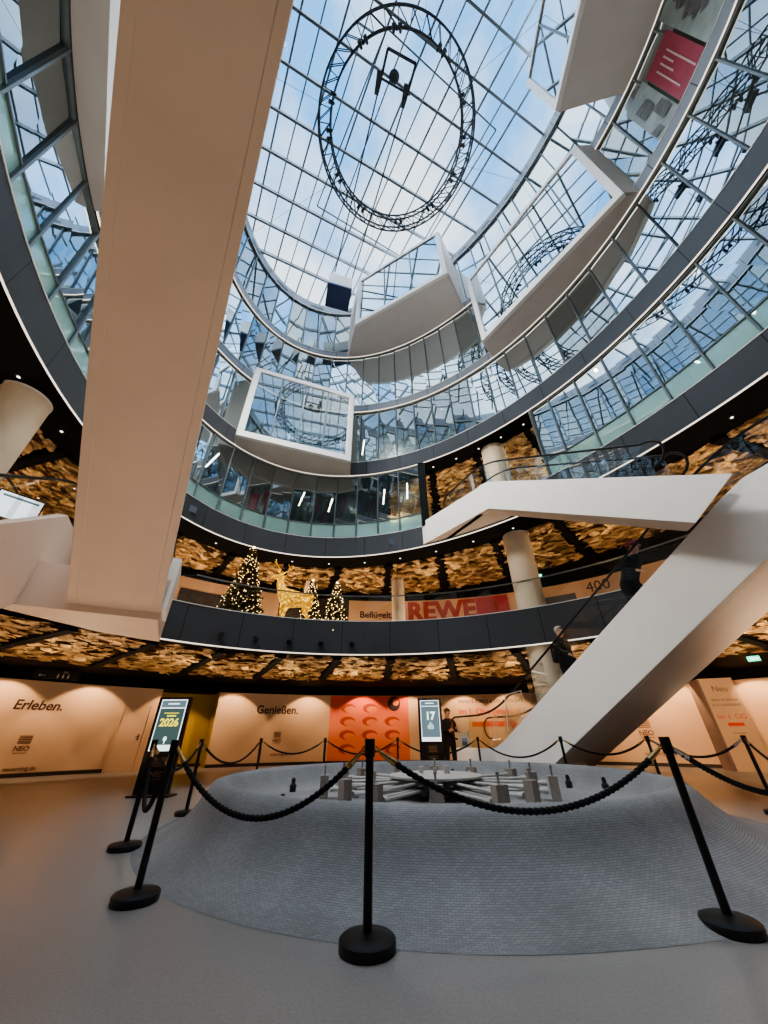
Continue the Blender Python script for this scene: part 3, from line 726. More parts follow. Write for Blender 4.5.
rr = random.Random(3); mb = MB()
for j in range(7):
    a = t0+(t1-t0)*rr.uniform(.3, .7); z = 15.2+j*.28; w, h = rr.uniform(.02, .035), rr.uniform(.15, .3)
    mb.bm.faces.new([mb.bm.verts.new(P(a+w*math.cos(q*PI/5)*rr.uniform(.6, 1.1), z+h*math.sin(q*PI/5)*rr.uniform(.6, 1.1), -.02-.004*j)) for q in range(10)])
mb.build('print', 'poster_ink', o)
o, P, t0, t1 = poster(7.35, 2.09, 7.18, 2.75, 14.32, 17.0, 'poster_pale', 'pale grey poster with dark blocks below the crimson poster')
for a0, a1, z0, z1 in ((.05, .45, 14.6, 15.5), (.3, .8, 15.5, 16.4), (.6, .95, 14.4, 14.9)):
    mb = MB(); a, b = t0+(t1-t0)*a0, t0+(t1-t0)*a1; mb.quad([P(a, z0, -.02), P(b, z0+.1, -.02), P(b, z1, -.02), P(a, z1-.2, -.02)])
    mb.build('print', 'poster_ink', o)

# ------------------------------------------------------------------ escalators
def frame2(phi):
    e = Vector((math.sin(phi), -math.cos(phi))); n = Vector((math.cos(phi), math.sin(phi))); return lambda s, k: e*s+n*k
def escalator(label, phi, n0, n1, top, bot, inset=0., slant=0., rail_h=.76, under='cream', side='white', rail=(None, None), guard=False, glass_from=None):
    F = frame2(phi); o = thing('escalator', label, 'escalator')
    def body(mb, k0, k1, dz=0.):
        outline = [(s, z+dz) for s, z in top]+[(s, z) for s, z in bot[::-1]]
        nt_ = len(top); sg = inset if k0 < (n0+n1)/2-.1 else 0; sg1 = inset if k1 > (n0+n1)/2+.1 else 0
        if k1 < (n0+n1)/2: sg1 = -inset
        if k0 > (n0+n1)/2: sg = -inset
        if slant:
            def cutk(k):
                ol = list(outline); i0, i1 = nt_-1, nt_; ds = -(k-n0)*slant; cs = -.40 if dz < 0 else 0
                ol[i0] = (ol[i0][0]+ds+cs, ol[i0][1]-(ds+cs)*.65); ol[i1] = (ol[i1][0]+ds, ol[i1][1]-ds*.65); return ol
            oa, ob_ = cutk(k0), cutk(k1)
            a = [mb.bm.verts.new((*F(s, k0), z)) for s, z in oa]; b = [mb.bm.verts.new((*F(s, k1), z)) for s, z in ob_]
        else: a = [mb.bm.verts.new((*F(s, k0+(sg if i < nt_ else 0)), z)) for i, (s, z) in enumerate(outline)]; b = [mb.bm.verts.new((*F(s, k1-(sg1 if i < nt_ else 0)), z)) for i, (s, z) in enumerate(outline)]
        m = len(outline); fa = mb.bm.faces.new(a); fb = mb.bm.faces.new(b[::-1])
        for i in range(m):
            f = mb.bm.faces.new((a[i], b[i], b[(i+1) % m], a[(i+1) % m]))
            if i >= len(top)-1: f.material_index = 1
    def zt(s, prof):
        for (s0, z0), (s1, z1) in zip(prof, prof[1:]):
            if s0 <= s <= s1: return z0+(z1-z0)*(s-s0)/(s1-s0)
        return prof[0][1] if s < prof[0][0] else prof[-1][1]
    mb = MB(); body(mb, n0+.139, n1-.139, -.5); mb.build('truss_casing', [side, under], o)
    for k0, k1 in ((n0-.012, n0+.14), (n1-.14, n1+.012)):
        mb = MB(); body(mb, k0, k1); ob = mb.build('side_panel', [side, under], o)
        bv = ob.modifiers.new('soft edge', 'BEVEL'); bv.width = .014; bv.segments = 2; bv.limit_method = 'ANGLE'
    mb = MB()
    s = top[0][0]+.2
    while s < top[-1][0]-.2-slant*1.6:
        z = zt(s, top)-.45; p = F(s+.2, (n0+n1)/2); mb.box((p.x, p.y, z-.08), (n1-n0-.34, .40, .16), phi); s += .4
    mb.build('step_treads', 'dark_metal', o)
    # balustrades and handrails
    S0 = rail[0] if rail[0] is not None else top[0][0]; S1 = rail[1] if rail[1] is not None else top[-1][0]
    ss = [S0+(S1-S0)*i/60 for i in range(61)]
    def sm(s): return sum(zt(s+d, top) for d in (-.6, -.3, 0, .3, .6))/5
    for k in (n0+.07+inset, n1-.07-inset):
        mb = MB()
        for a, b in zip(ss, ss[1:]):
            mb.quad([(*F(a, k), zt(a, top)-.02), (*F(b, k), zt(b, top)-.02), (*F(b, k), sm(b)+rail_h), (*F(a, k), sm(a)+rail_h)])
        mb.build('glass_balustrade', 'clear', o)
        mb = MB(); pts = [Vector((*F(s, k), sm(s)+rail_h+.03)) for s in ss]
        def loop(end, sg):
            p = pts[end]; q = F(ss[end], k); r = rail_h*.38; out = []
            for i in range(1, 9):
                a = PI*i/8; xy = F(ss[end]+sg*r*math.sin(a), k); out.append(Vector((*xy, p.z-r+r*math.cos(a))))
            return out
        full = loop(0, -1)[::-1]+pts+loop(-1, 1)
        mb.tube(full, .026, 8); mb.build('handrail', 'handrail', o, True)
    if guard:
        k = n0-.06; mb = MB(); s = guard
        mb.quad([(*F(s, k), zt(s, top)+.06), (*F(s+.7, k), zt(s+.7, top)+.06), (*F(s+.7, k-.02), zt(s+.7, top)+.52), (*F(s+.1, k-.02), zt(s, top)+.86)])
        mb.build('guard_panel', 'clear', o)
        mb = MB(); mb.tube([(*F(s, k), zt(s, top)+.06), (*F(s+.1, k-.02), zt(s, top)+.86), (*F(s+.7, k-.02), zt(s+.7, top)+.52), (*F(s+.7, k), zt(s+.7, top)+.06)], .012, 5); mb.build('guard_edge', 'edge_metal', o)
    return o
# long escalator on the right, ground to first floor
def lin(s, s0, z0, m): return z0+m*(s-s0)
RT = [(-10.4, .72), (-8.75, .72), (-8.35, .88), (-1.95, 4.50), (-1.55, 4.68), (-1.15, 4.74), (2.2, 4.74)]
RB = [(-10.4, .0), (-7.68, .0), (-1.9, 3.28), (-1.4, 3.5), (2.2, 3.5)]
escalator('long white escalator rising from the floor to the right behind the fountain', .468, 7.62, 9.1, RT, RB, guard=-8.05)
# escalator coming down from the second floor on the right
ST = [(-9.3, 7.45), (-6.5, 7.52), (-6.2, 7.45), (-1.40, 4.33)]
SB = [(-9.3, 6.62), (-6.75, 6.62), (-6.36, 6.58), (-2.12, 3.84)]
DSC = escalator('white escalator descending from the second floor behind the long one', .468, 6.62, 7.50, ST, SB, rail=(-8.2, -2.3), slant=.52)
F = frame2(.468); mb = MB(); mb.prism([tuple(F(-6.5, 6.63)), (1.36, 10.98), (2.2, 11.3), tuple(F(-8.9, 6.75)), tuple(F(-6.6, 6.75))], 6.62, 7.5); ob = mb.build('landing_side', ['white', 'cream'], DSC)
for f in ob.data.polygons: f.material_index = 1 if f.normal.z < -.5 else 0
# long escalator overhead on the left
BT = [(-10.3, 4.35), (-8.5, 4.35), (2.6, 11.06), (5.2, 11.06)]
BB = [(-10.3, 3.1), (-8.33, 3.1), (2.5, 9.65), (5.2, 9.65)]
BIG = escalator('huge cream escalator seen from below, soaring up at the left', .483, -2.19, -.712, BT, BB, rail_h=.7, inset=.17)
# left escalator from ground to first floor
LT = [(-10.3, 4.87), (-8.42, 4.87), (-1.85, .72), (.6, .72)]
LB = [(-10.3, 3.1), (-8.45, 3.1), (-2.9, 0.), (.6, .0)]
mb = MB(); F = frame2(.483)
mb.prism([tuple(F(s_, k_)) for s_, k_ in ((-8.36, -.80), (-8.36, -.62), (-9.3, -.62), (-9.3, -.80))], 3.2, 4.32); mb.build('newel_panel', 'white', BIG)
escalator('white escalator tinted by warm light, going down at the left frame edge', .475, -4.45, -2.95, LT, LB, rail_h=.8, side='cream')  # warm light on its white side is painted in with the tan
# landings joining them to the floors
def landing(phi, sk, z0, z1, label):
    F = frame2(phi); o = thing('escalator_landing', label, 'landing')
    mb = MB(); mb.prism([tuple(F(s, k)) for s, k in sk], z0, z1-.0); mb.build('slab', 'cream', o); return o
F = frame2(.483); fl, fr_ = F(-8.32, -4.9), F(-8.32, -.70)
def edge_hit(p, d):          # first point of the first floor edge from p in direction d
    k = 0.
    while math.dist(CC, p+d*k) < math.dist(CC, ov('L1', ang(*(p+d*k)), .03)): k += .02
    return p+d*k
hl, hr = edge_hit(fl, -F(1, 0)), edge_hit(fr_, -F(1, 0)); ta, tb = ang(*hr), ang(*hl)
o = thing('escalator_landing', 'cream landing slab at the foot of the huge escalator', 'landing')
mb = MB(); mb.prism([tuple(fr_), tuple(fl)]+[ov('L1', tb+(ta-tb)*i/16, .03) for i in range(17)], 2.98, 3.80); mb.build('slab', 'cream', o)
o = thing('escalator_landing', 'grey third floor landing slab behind the huge escalator at top left', 'landing')
ta, tb = ang(-5.75, 2.84), ang(-1.8, -3.4)
if tb < ta: tb += 2*PI
mb = MB(); mb.prism([(-1.8, -2.6), (-4.2, .7), (-5.72, 2.84)]+[ov('B', ta+(tb-ta)*i/24, .03) for i in range(25)], 10.14, 10.93); mb.build('slab', 'bay_soffit', o)
landing(.468, [(-.9, 6.5), (-.9, 9.2), (2.6, 9.2), (2.6, 6.5)], 3.12, 3.80, 'landing slab at the head of the long white escalator')

# ------------------------------------------------------------------ columns
def column(x, y, r, z0, z1, label, cap=False, hole=None):
    o = thing('column', label, 'column', (x, y, z0))
    mb = MB(); mb.lathe([(r, 0), (r, z1-z0)], n=36); mb.build('shaft', 'column', o, True)
    mb = MB(); mb.lathe([(r+.012, z1-z0-.10), (r+.012, z1-z0-.02)], n=36); mb.build('collar', 'white', o, True)
    mb = MB(); mb.lathe([(r+.02, 0), (r+.02, .1)], n=36); mb.build('base_ring', 'steel', o, True)
column(4.3, 10.25, .40, 0, 3.14, 'round cream column on the ground floor behind the long escalator')
column(4.3, 10.25, .40, 3.74, 6.6, 'round cream column on the first floor under the white escalator')
column(4.15, 10.15, .42, 7.22, 10.24, 'round white column in the open part of the second floor')
column(.55, 14.0, .26, 3.74, 6.6, 'slim lit column between shop signs on the first floor')
column(-6.85, 4.55, .40, 0, 6.6, 'round cream column at the left frame edge')
# more columns around (partly hidden)
column(-3.1, 14.3, .26, 3.74, 6.6, 'slim column behind the fir trees on the first floor')

# ------------------------------------------------------------------ fountain
FX, FY = .75, 6.7
ft = thing('fountain', 'round grey mosaic fountain basin in the middle of the floor', 'fountain', (FX, FY, 0))
prof = [(3.02, 0.335, 0), (2.4, .27, 0), (2.62, .285, 0), (2.76, .335, 0), (2.86, .42, 0), (2.925, .52, 0), (2.99, .575, 0), (3.06, .585, 0), (3.12, .565, .02), (3.165, .52, .05), (3.21, .44, .10), (3.26, .35, .18), (3.33, .25, .30), (3.43, .155, .48), (3.56, .075, .70), (3.70, .022, .90), (3.80, .002, 1.0)]
prof = prof[1:]
mb = MB(); n = 160; rows = []
for r, z, w in prof:
    row = []
    for k in range(n):
        a = 2*PI*k/n; ext = w*(.55*max(0, math.cos(a-.15))**1.5); row.append(mb.bm.verts.new(((r+ext)*math.cos(a), (r+ext)*math.sin(a), z*.935)))
    rows.append(row)
vv = 0.; 
for j in range(len(rows)-1):
    dv = math.dist(prof[j][:2], prof[j+1][:2])
    for k in range(n):
        f = mb.bm.faces.new((rows[j][k], rows[j][(k+1) % n], rows[j+1][(k+1) % n], rows[j+1][k]))
        u0, u1 = k/n*2*PI*3.2, (k+1)/n*2*PI*3.2
        for l, uv in zip(f.loops, ((u0, vv), (u1, vv), (u1, vv+dv), (u0, vv+dv))): l[mb.uv].uv = uv
    vv += dv
mb.build('basin_rim', 'mosaic', ft, True)
mb = MB(); mb.lathe([(2.6, .20), (2.6, .256)], n=80); 
for f in mb.bm.faces:
    for l in f.loops: l[mb.uv].uv = (l.vert.co.x, l.vert.co.y)
mb.build('basin_floor', 'mosaic', ft)
mb = MB(); mb.lathe([(.62, .485), (.70, .49), (.70, .515), (.62, .525)], n=48); mb.build('hub_plate', 'pipe', ft, True)
mb = MB(); mb.lathe([(.22, .25), (.22, .50)], n=24); mb.lathe([(.03, .51), (.03, .60)], n=12); mb.box((.18, 0, .57), (.08, .08, .1)); mb.box((-.2, .1, .57), (.06, .1, .08)); mb.build('hub_post', 'pipe', ft, True)
NB = 14
for i in range(NB):
    a = 2*PI*(i+.25)/NB; r = 1.66 if i % 2 else 1.52; x, y = r*math.cos(a), r*math.sin(a)
    mb = MB(); mb.box((x, y, .39), (.16, .12, .28), a+PI/2); nb = mb.build('nozzle_block', 'nozzle', ft)
    mb = MB(); mb.lathe([(.014, .53), (.014, .62), (.02, .62), (.02, .65)], (x, y, 0), 10); mb.build('nozzle', 'steel', nb)
    d = Vector((math.cos(a), math.sin(a), 0)); t = Vector((-d.y, d.x, 0))
    for k, (off, z) in enumerate(((-.06, .37), (.06, .37), (0, .45))):
        mb = MB(); mb.tube([d*.3+t*off+Vector((0, 0, z)), d*(r-.1)+t*off+Vector((0, 0, z))], .020, 8)
        mb.tube([d*(r-.17)+t*off+Vector((0, 0, z)), d*(r-.09)+t*off+Vector((0, 0, z))], .032, 8); mb.build('spray_pipe', 'pipe', ft, True)
for az, r in ((165, 2.35), (120, 2.45), (75, 2.4), (20, 2.5), (8, 2.75), (215, 2.4)):
    a = rad(az); x, y = r*math.cos(a), r*math.sin(a)
    mb = MB(); mb.lathe([(.05, .25), (.055, .34), (.03, .37), (.035, .41), (.02, .44)], (x, y, 0), 12); mb.build('basin_lamp', 'post_black', ft, True)

# ------------------------------------------------------------------ rope barrier
posts = [(-1.83, 3.68, 'black rope barrier post, front left of the fountain'), (-.11, 2.965, 'nearest black rope barrier post, in front of the fountain'),
         (2.09, 3.17, 'black rope barrier post, front right of the fountain'), (4.55, 4.25, 'black rope barrier post beyond the right frame edge'),
         (5.75, 6.78, 'black rope barrier post right of the fountain, before the notice pillar'), (5.08, 8.2, 'black rope barrier post seen just left of the front right post'),
         (3.72, 8.98, 'black rope barrier post at the foot of the white escalator side'), (2.42, 11.07, 'black rope barrier post beside the notice easel'),
         (.33, 11.6, 'black rope barrier post before the right of the mural'), (-1.55, 10.86, 'black rope barrier post left of the mural'),
         (-2.95, 10.0, 'black rope barrier post under the lettering on the back wall'), (-3.09, 7.1, 'black rope barrier post just right of the tall totem'),
         (-2.80, 5.12, 'black rope barrier post directly before the tall totem')]
p0 = None
for x, y, lab in posts:
    if p0 is None:
        p0 = thing('barrier_post', lab, 'barrier post', (x, y, 0), 0, 'rope barrier posts around the fountain')
        mb = MB(); mb.lathe([(.155, 0), (.16, .008), (.16, .045), (.150, .055), (.06, .066), (.036, .07)], n=40); mb.build('base', 'post_black', p0, True)
        mb = MB(); mb.lathe([(.0265, .06), (.0265, .93)], n=18); mb.build('pole', 'post_black', p0, True)
        mb = MB(); mb.lathe([(.034, .885), (.036, .89), (.036, .985), (.034, .99)], n=18); mb.build('cap', 'post_black', p0, True)
        p = p0
    else: p = copy_tree(p0)
    p.location = (x, y, 0); p['label'] = lab
def rope(i, j, sag, lab, brass='brass'):
    A, B = Vector((*posts[i][:2], .925)), Vector((*posts[j][:2], .925)); d = (B-A).normalized()
    A += d*.05; B -= d*.05; o = thing('barrier_rope', lab, 'rope', tuple((A+B)/2*Vector((1, 1, 0)) if False else (0, 0, 0)), 0, 'ropes of the barrier')
    n = 60; pts = []
    for k in range(n+1):
        u = k/n; pts.append(A.lerp(B, u)-Vector((0, 0, sag*4*u*(1-u))))
    cum = [0.]
    for a, b in zip(pts, pts[1:]): cum.append(cum[-1]+(b-a).length)
    tot = cum[-1]
    core = [p for p, c in zip(pts, cum) if .09 < c < tot-.09]
    near = min(A.length, B.length) < 4.5
    if near:
        fine = []
        for a, b in zip(core, core[1:]): fine += [a.lerp(b, q/5) for q in range(5)]
        core = fine+[core[-1]]
    mb = MB(); mb.tube(core, .0185, 12 if near else 8, twist=150 if near else None); mb.build('cord', 'rope', o, True)
    for e, seq in ((0, pts), (1, pts[::-1])):
        c0, dr = seq[0], (seq[4]-seq[0]).normalized()
        mb = MB(); mb.tube([c0+dr*.02, c0+dr*.04, c0+dr*.13, c0+dr*.15], [.010, .014, .022, .021], 12); mb.build('end_cap', brass, o, True)
        mb = MB(); mb.tube([c0+dr*.045, c0-dr*.005+Vector((0, 0, .015)), c0-dr*.03, c0-dr*.005-Vector((0, 0, .012)), c0+dr*.02], .005, 6); mb.build('hook', 'chrome' if brass != 'brass' else brass, o, True)
rl = ['front left rope hanging between the left post and the nearest post', 'front right rope sagging from the nearest post across the fountain', 'rope leaving the front right post to the right frame edge',
      'rope beyond the right frame edge by the notice pillar', 'rope between two posts at the right before the notice pillar', 'rope in front of the white escalator underside', 'rope at the foot of the white escalator',
      'rope in front of the easel and the standing visitor', 'rope in front of the orange mural', 'rope below the back wall lettering, left of the mural', 'long rope left of the fountain toward the back wall', 'short rope right beside the tall totem', 'short rope looping directly before the tall totem']
for k in range(13):
    i, j = (k, (k+1) % 13)
    sp = math.dist(posts[i][:2], posts[j][:2]); rope(i, j, .41 if k == 0 else (.35 if k == 1 else min(.34, .12*sp+.06)) if k != 12 else .5, rl[k], 'chrome' if k in (2, 3, 4) else 'brass')

# ------------------------------------------------------------------ digital totems
def totem(x, y, rz, h, w, label, kind):
    o = thing('information_totem', label, 'totem', (x, y, 0), rz)
    mb = MB(); mb.box((0, .05, .015), (w+.12, .40, .03)); mb.build('base_plate', 'post_black', o)
    mb = MB(); mb.box((0, 0, h/2+.02), (w, .09, h-.04)); ob = mb.build('housing', 'post_black', o); bv = ob.modifiers.new('soft edge', 'BEVEL'); bv.width = .012; bv.segments = 2
    zt, zb = h-.05, h*.43; sw = w*.80; sc = empty('screen', (0, -.047, 0)); sc.parent = o
    def rect(mat, x0, x1, z0, z1, y, nm): mb = MB(); mb.quad([(x0, y, z0), (x1, y, z0), (x1, y, z1), (x0, y, z1)]); return mb.build(nm, mat, sc)
    def tx(s, size, x, z, mat, **k): text_local(s, size, 'lettering', mat, sc, Matrix.Translation((x, -.008, z)) @ Matrix.Rotation(PI/2, 4, 'X'), extrude=.001, **k)
    rect('screen_white', -sw/2, sw/2, zb, zt, 0, 'display')
    rect('screen_mid', -sw/2+.02, sw/2-.02, zt-.16, zt-.02, -.003, 'header'); rect('screen_white', -sw*.22, sw*.22, zt-.10, zt-.075, -.006, 'header_text')
    rect('screen_dark' if kind == 1 else 'screen_mid', -sw/2+.02, sw/2-.02, zb+.11, zt-.18, -.003, 'advert')
    if kind == 1:
        tx('2026', .205, 0, (zt+zb)/2-.03, 'screen_yellow', weight=.008)
        rect('screen_yellow', -sw*.28, sw*.28, (zt+zb)/2+.21, (zt+zb)/2+.225, -.006, 'rule'); rect('screen_yellow', -sw*.15, sw*.2, (zt+zb)/2+.15, (zt+zb)/2+.18, -.006, 'rule')
        mb = MB(); mb.ico((0, -.006, zb+.22), .04, (1, .1, 1.2), 2); mb.box((0, -.006, zb+.16), (.02, .004, .06)); mb.build('bulb', 'screen_green', sc)
    else:
        tx('17', .30, 0, (zt+zb)/2+.02, 'screen_green', weight=.012)
        mb = MB()
        for k in range(5): mb.box((-.08+.04*k, -.006, (zt+zb)/2-.14-.02*abs(k-2)), (.016, .003, .20-.05*abs(k-2)))
        mb.build('figure', 'screen_green', sc)
    lg = empty('logo', (0, -.05, 0)); lg.parent = o; z = h*.43-.12
    mb = MB()
    for k in range(5): mb.box((.02, 0, z-.035*k), (.26, .004, .016))
    mb.box((.02, 0, z-.36), (.26, .004, .008)); mb.build('logo_bars', 'logo_copper', lg)
    text_local('NEO', .13, 'lettering', 'logo_copper', lg, Matrix.Translation((.02, 0, z-.32)) @ Matrix.Rotation(PI/2, 4, 'X'), extrude=.002)
    return o
totem(-4.78, 9.15, .02, 1.80, .72, 'black information totem with yellow 2026 on its screen', 1)
totem(1.41, 12.92, -.08, 2.04, .74, 'black information totem in front of the mural wall', 2)
# easel
ea = thing('easel_sign', 'small white notice on a pale wooden easel beside the visitor', 'easel sign', (2.42, 12.95, 0), -.1)
for sx in (-1, 1): mb = MB(); mb.bar((sx*.24, -.03, 0), (sx*.15, .05, 1.15), .035, .03); mb.build('leg', 'easel', ea)
mb = MB(); mb.bar((0, .45, 0), (0, .06, 1.1), .03, .03); mb.build('leg', 'easel', ea)
mb = MB(); mb.box((0, .0, .82), (.42, .02, .55)); nb = mb.build('notice', 'paper', ea)
mb = MB(); mb.box((.0, -.012, .86), (.16, .004, .2)); mb.build('print', 'paper_blue', nb)
# bright display on the first floor at the left
ds = thing('display_screen', 'bright display screen on the first floor at the left', 'screen', (-7.9, 6.37, 3.75), .9)
mb = MB(); mb.box((0, 0, 1.45), (.78, .06, .62)); hs = mb.build('housing', 'post_black', ds)
mb = MB(); mb.quad([(-.36, -.035, 1.17), (.36, -.035, 1.17), (.36, -.035, 1.73), (-.36, -.035, 1.73)]); mb.build('display', 'screen_white', ds)
mb = MB(); mb.box((0, -.036, 1.65), (.6, .004, .05)); mb.build('header', 'screen_mid', ds)
mb = MB(); mb.box((0, .02, .6), (.10, .06, 1.2)); mb.box((0, .02, .015), (.5, .35, .03)); mb.build('stand', 'post_black', ds)

# ------------------------------------------------------------------ lamps in the soffits
def downlight_proto(label, group):
    o = thing('downlight', label, 'downlight', group=group)
    mb = MB(); mb.lathe([(.055, 0), (.055, -.012), (.045, -.015)], n=16); mb.build('trim_ring', 'post_black', o)
    mb = MB(); mb.lathe([(.026, -.01), (.026, -.02)], n=16); mb.build('lens', 'glow', o)
    return o
d0 = downlight_proto('small round downlight in the black soffit below the second floor edge', 'downlights under the second floor edge'); first = True
for t in arc_angles(36):
    if math.sin(t) < -.35: continue
    o = d0 if first else copy_tree(d0); first = False
    o.location = (*ov('A', t, .52), 6.53)
d1 = downlight_proto('small round downlight in the black soffit over the open second floor part', 'downlights over the open second floor part')
for k in range(5):
    o = d1 if k == 0 else copy_tree(d1); o.location = (*ov('B', g1+(g0-g1)*(k+.5)/5, .42), 10.16)
t0 = None
def tubes(lst, label, group, ln=1.1, mat='tube'):
    pr = thing('tube_light', label, 'tube light', group=group)
    mb = MB(); mb.box((0, 0, .03), (ln+.05, .07, .04)); mb.build('housing', 'hoist_white', pr)
    mb = MB(); mb.box((0, 0, -.005), (ln, .05, .03)); mb.build('diffuser', mat, pr)
    for k, (x, y, z) in enumerate(lst):
        o = pr if k == 0 else copy_tree(pr); o.location = (x, y, z); t = math.atan2(y-CC[1], x-CC[0]); o.rotation_euler = (0, 0, t)
tubes([(8.17, 4.73, 9.9), (7.85, 5.94, 9.9), (7.14, 6.95, 9.9), (6.58, 8.07, 9.9)], 'slim tube light behind the second floor glass at right', 'tube lights at right on the second floor', 2.3, 'tube_bright')
tubes([(-3.64, 12.94, 9.9), (-2.43, 13.44, 9.9), (0, 12.83, 9.9), (1.0, 12.39, 9.9), (-6.5, 10.3, 9.9)], 'slim tube light behind the second floor glass at the back', 'tube lights at the back on the second floor')
tubes([(-1.04, 13.56, 13.5), (-7.25, 10.6, 13.5)], 'slim tube light beside the lowest glass bay on the third floor', 'tube lights on the third floor')
tubes([(3.27, 10.82, 17.5)], 'single slim tube light on the fourth floor below the upper glass bay', None)
# spotlights on the first floor fascia
for k, (sx, sy) in enumerate(((-.409, .913), (-.332, .943), (-.252, .968), (-.171, .985), (-.089, .996))):
    az = math.atan2(sx, sy)
    # where that direction meets the fascia
    lo, hi = 8., 14.
    for _ in range(40):
        m = (lo+hi)/2; t = ang(sx*m, sy*m); inside = math.dist(CC, (sx*m, sy*m)) < math.dist(CC, ov('L1', t, -.06)); lo, hi = (m, hi) if inside else (lo, m)
    o = thing('fascia_spotlight', ['first', 'second', 'third', 'fourth', 'fifth'][k]+' from the left of the little black spotlights on the first floor fascia', 'spotlight', (sx*lo, sy*lo, 3.36), math.atan2(-sx, sy), 'spotlights on the first floor fascia')
    mb = MB(); mb.box((0, .03, 0), (.10, .05, .10)); mb.build('bracket', 'post_black', o)
    mb = MB(); mb.tube([(0, .02, 0), (0, -.06, -.03), (0, -.15, -.07)], [.05, .065, .07], 12); mb.build('lamp_head', 'post_black', o, True)
# small square plates on the dark edge of the second floor
for k, (x, y) in enumerate(((-5.93, 9.2), (.3, 11.55))):
    t = ang(x, y); p = ov('A', t, -.02); o = tag(None or (lambda m: (m.box((0, 0, 0), (.03, .22, .22)), m.build('access_plate', 'steel'))[1])(MB()), ['small grey square plate on the dark second floor edge, left', 'small grey square plate on the dark second floor edge, centre'][k], 'plate', None)
    o.location = (*p, 6.95); o.rotation_euler = (0, 0, t)

# ------------------------------------------------------------------ Christmas trees and lit deer
def fir(x, y, z, h, r, label, seed):
    rr = random.Random(seed); o = thing('fir_tree', label, 'christmas tree', (x, y, z), 0, 'decorated fir trees on the first floor')
    mb = MB(); mb.lathe([(.05*h/2, 0), (.012, h*.97)], n=8); mb.build('trunk', 'trunk', o)
    mb = MB(); tips = []
    nb = int(90*h)
    for i in range(nb):
        u = (i+.5)/nb; zz = h*(.06+.92*u); a = i*2.39996; ln = r*(1-u)**.85*rr.uniform(.8, 1.1)+.03
        d = Vector((math.cos(a), math.sin(a), 0)); tip = d*ln+Vector((0, 0, zz-.22*ln)); root = Vector((0, 0, zz+.12*ln)); sd = Vector((-d.y, d.x, 0))
        steps = max(2, int(ln/.09))
        for k in range(steps+1):
            f = (k+.3)/(steps+1); c = root.lerp(tip, f); w = .10+.10*(1-f)*ln
            for sg in (-1, 1):
                e = c+sd*sg*w+d*w*.5-Vector((0, 0, rr.uniform(.02, .08))); mb.bm.faces.new([mb.bm.verts.new(q) for q in (c-d*.05, e, c+d*.07+Vector((0, 0, .02)))])
            e = c+Vector((0, 0, .07))+d*.06; mb.bm.faces.new([mb.bm.verts.new(q) for q in (c-sd*.04, e, c+sd*.04)])
            if rr.random() < .75: tips.append(c+Vector((rr.uniform(-.05, .05), rr.uniform(-.05, .05), rr.uniform(-.05, .05)))+d*.04)
        tips.append(tip)
    mb.build('foliage', 'needle', o)
    mb = MB()
    for p in rr.sample(tips, min(len(tips), int(430*h/2))): mb.ico(p, .0112 if h > 2.2 else .0135, sub=1)
    ob = mb.build('fairy_lights', 'fairy', o); ob['kind'] = 'stuff'
    mb = MB(); mb.ico((0, 0, h+.01), .05, sub=2); mb.build('tree_top', 'fairy', o)
FZ = 3.74
fir(-4.45, 10.88, FZ, 2.74, .82, 'tallest decorated fir tree, left of the lit deer', 1)
fir(-1.62, 11.55, FZ, 1.70, .50, 'small glowing fir tree right of the lit deer', 2)
fir(-2.55, 12.05, FZ, 2.0, .50, 'fir tree half hidden behind the lit deer', 3)

def skin_object(name, mat, parent, verts, edges, radii, sub=2, root=0):
    me = bpy.data.meshes.new(name); me.from_pydata(verts, edges, []); o = bpy.data.objects.new(name, me); C.objects.link(o)
    sk = o.modifiers.new('skin', 'SKIN'); sk.use_smooth_shade = True
    sv = me.skin_vertices[0].data if me.skin_vertices else None
    if sv is None:
        bpy.context.view_layer.objects.active = o
        bm = bmesh.new(); bm.from_mesh(me); lay = bm.verts.layers.skin.verify(); bm.to_mesh(me); bm.free(); sv = me.skin_vertices[0].data
    for i, r in enumerate(radii):
        sv[i].radius = (r, r) if not isinstance(r, tuple) else r; sv[i].use_root = (i == root)
    ss = o.modifiers.new('smooth', 'SUBSURF'); ss.levels = sub; ss.render_levels = sub
    dg = bpy.context.evaluated_depsgraph_get(); dg.update()
    m2 = bpy.data.meshes.new_from_object(o.evaluated_get(dg)); m2.name = name
    bpy.data.objects.remove(o); bpy.data.meshes.remove(me)
    m2.materials.clear()
    for q in (mat if isinstance(mat, list) else [mat]): m2.materials.append(M[q])
    m2.polygons.foreach_set('use_smooth', [True]*len(m2.polygons))
    ob = bpy.data.objects.new(name, m2); C.objects.link(ob)
    if parent is not None: ob.parent = parent
    return ob
class Sk:
    def __init__(s): s.v = []; s.e = []; s.r = []
    def add(s, p, r, frm=None):
        s.v.append(tuple(p)); s.r.append(r); i = len(s.v)-1
        if frm is not None: s.e.append((frm, i))
        return i
    def chain(s, frm, pts):
        for p, r in pts: frm = s.add(p, r, frm)
        return frm
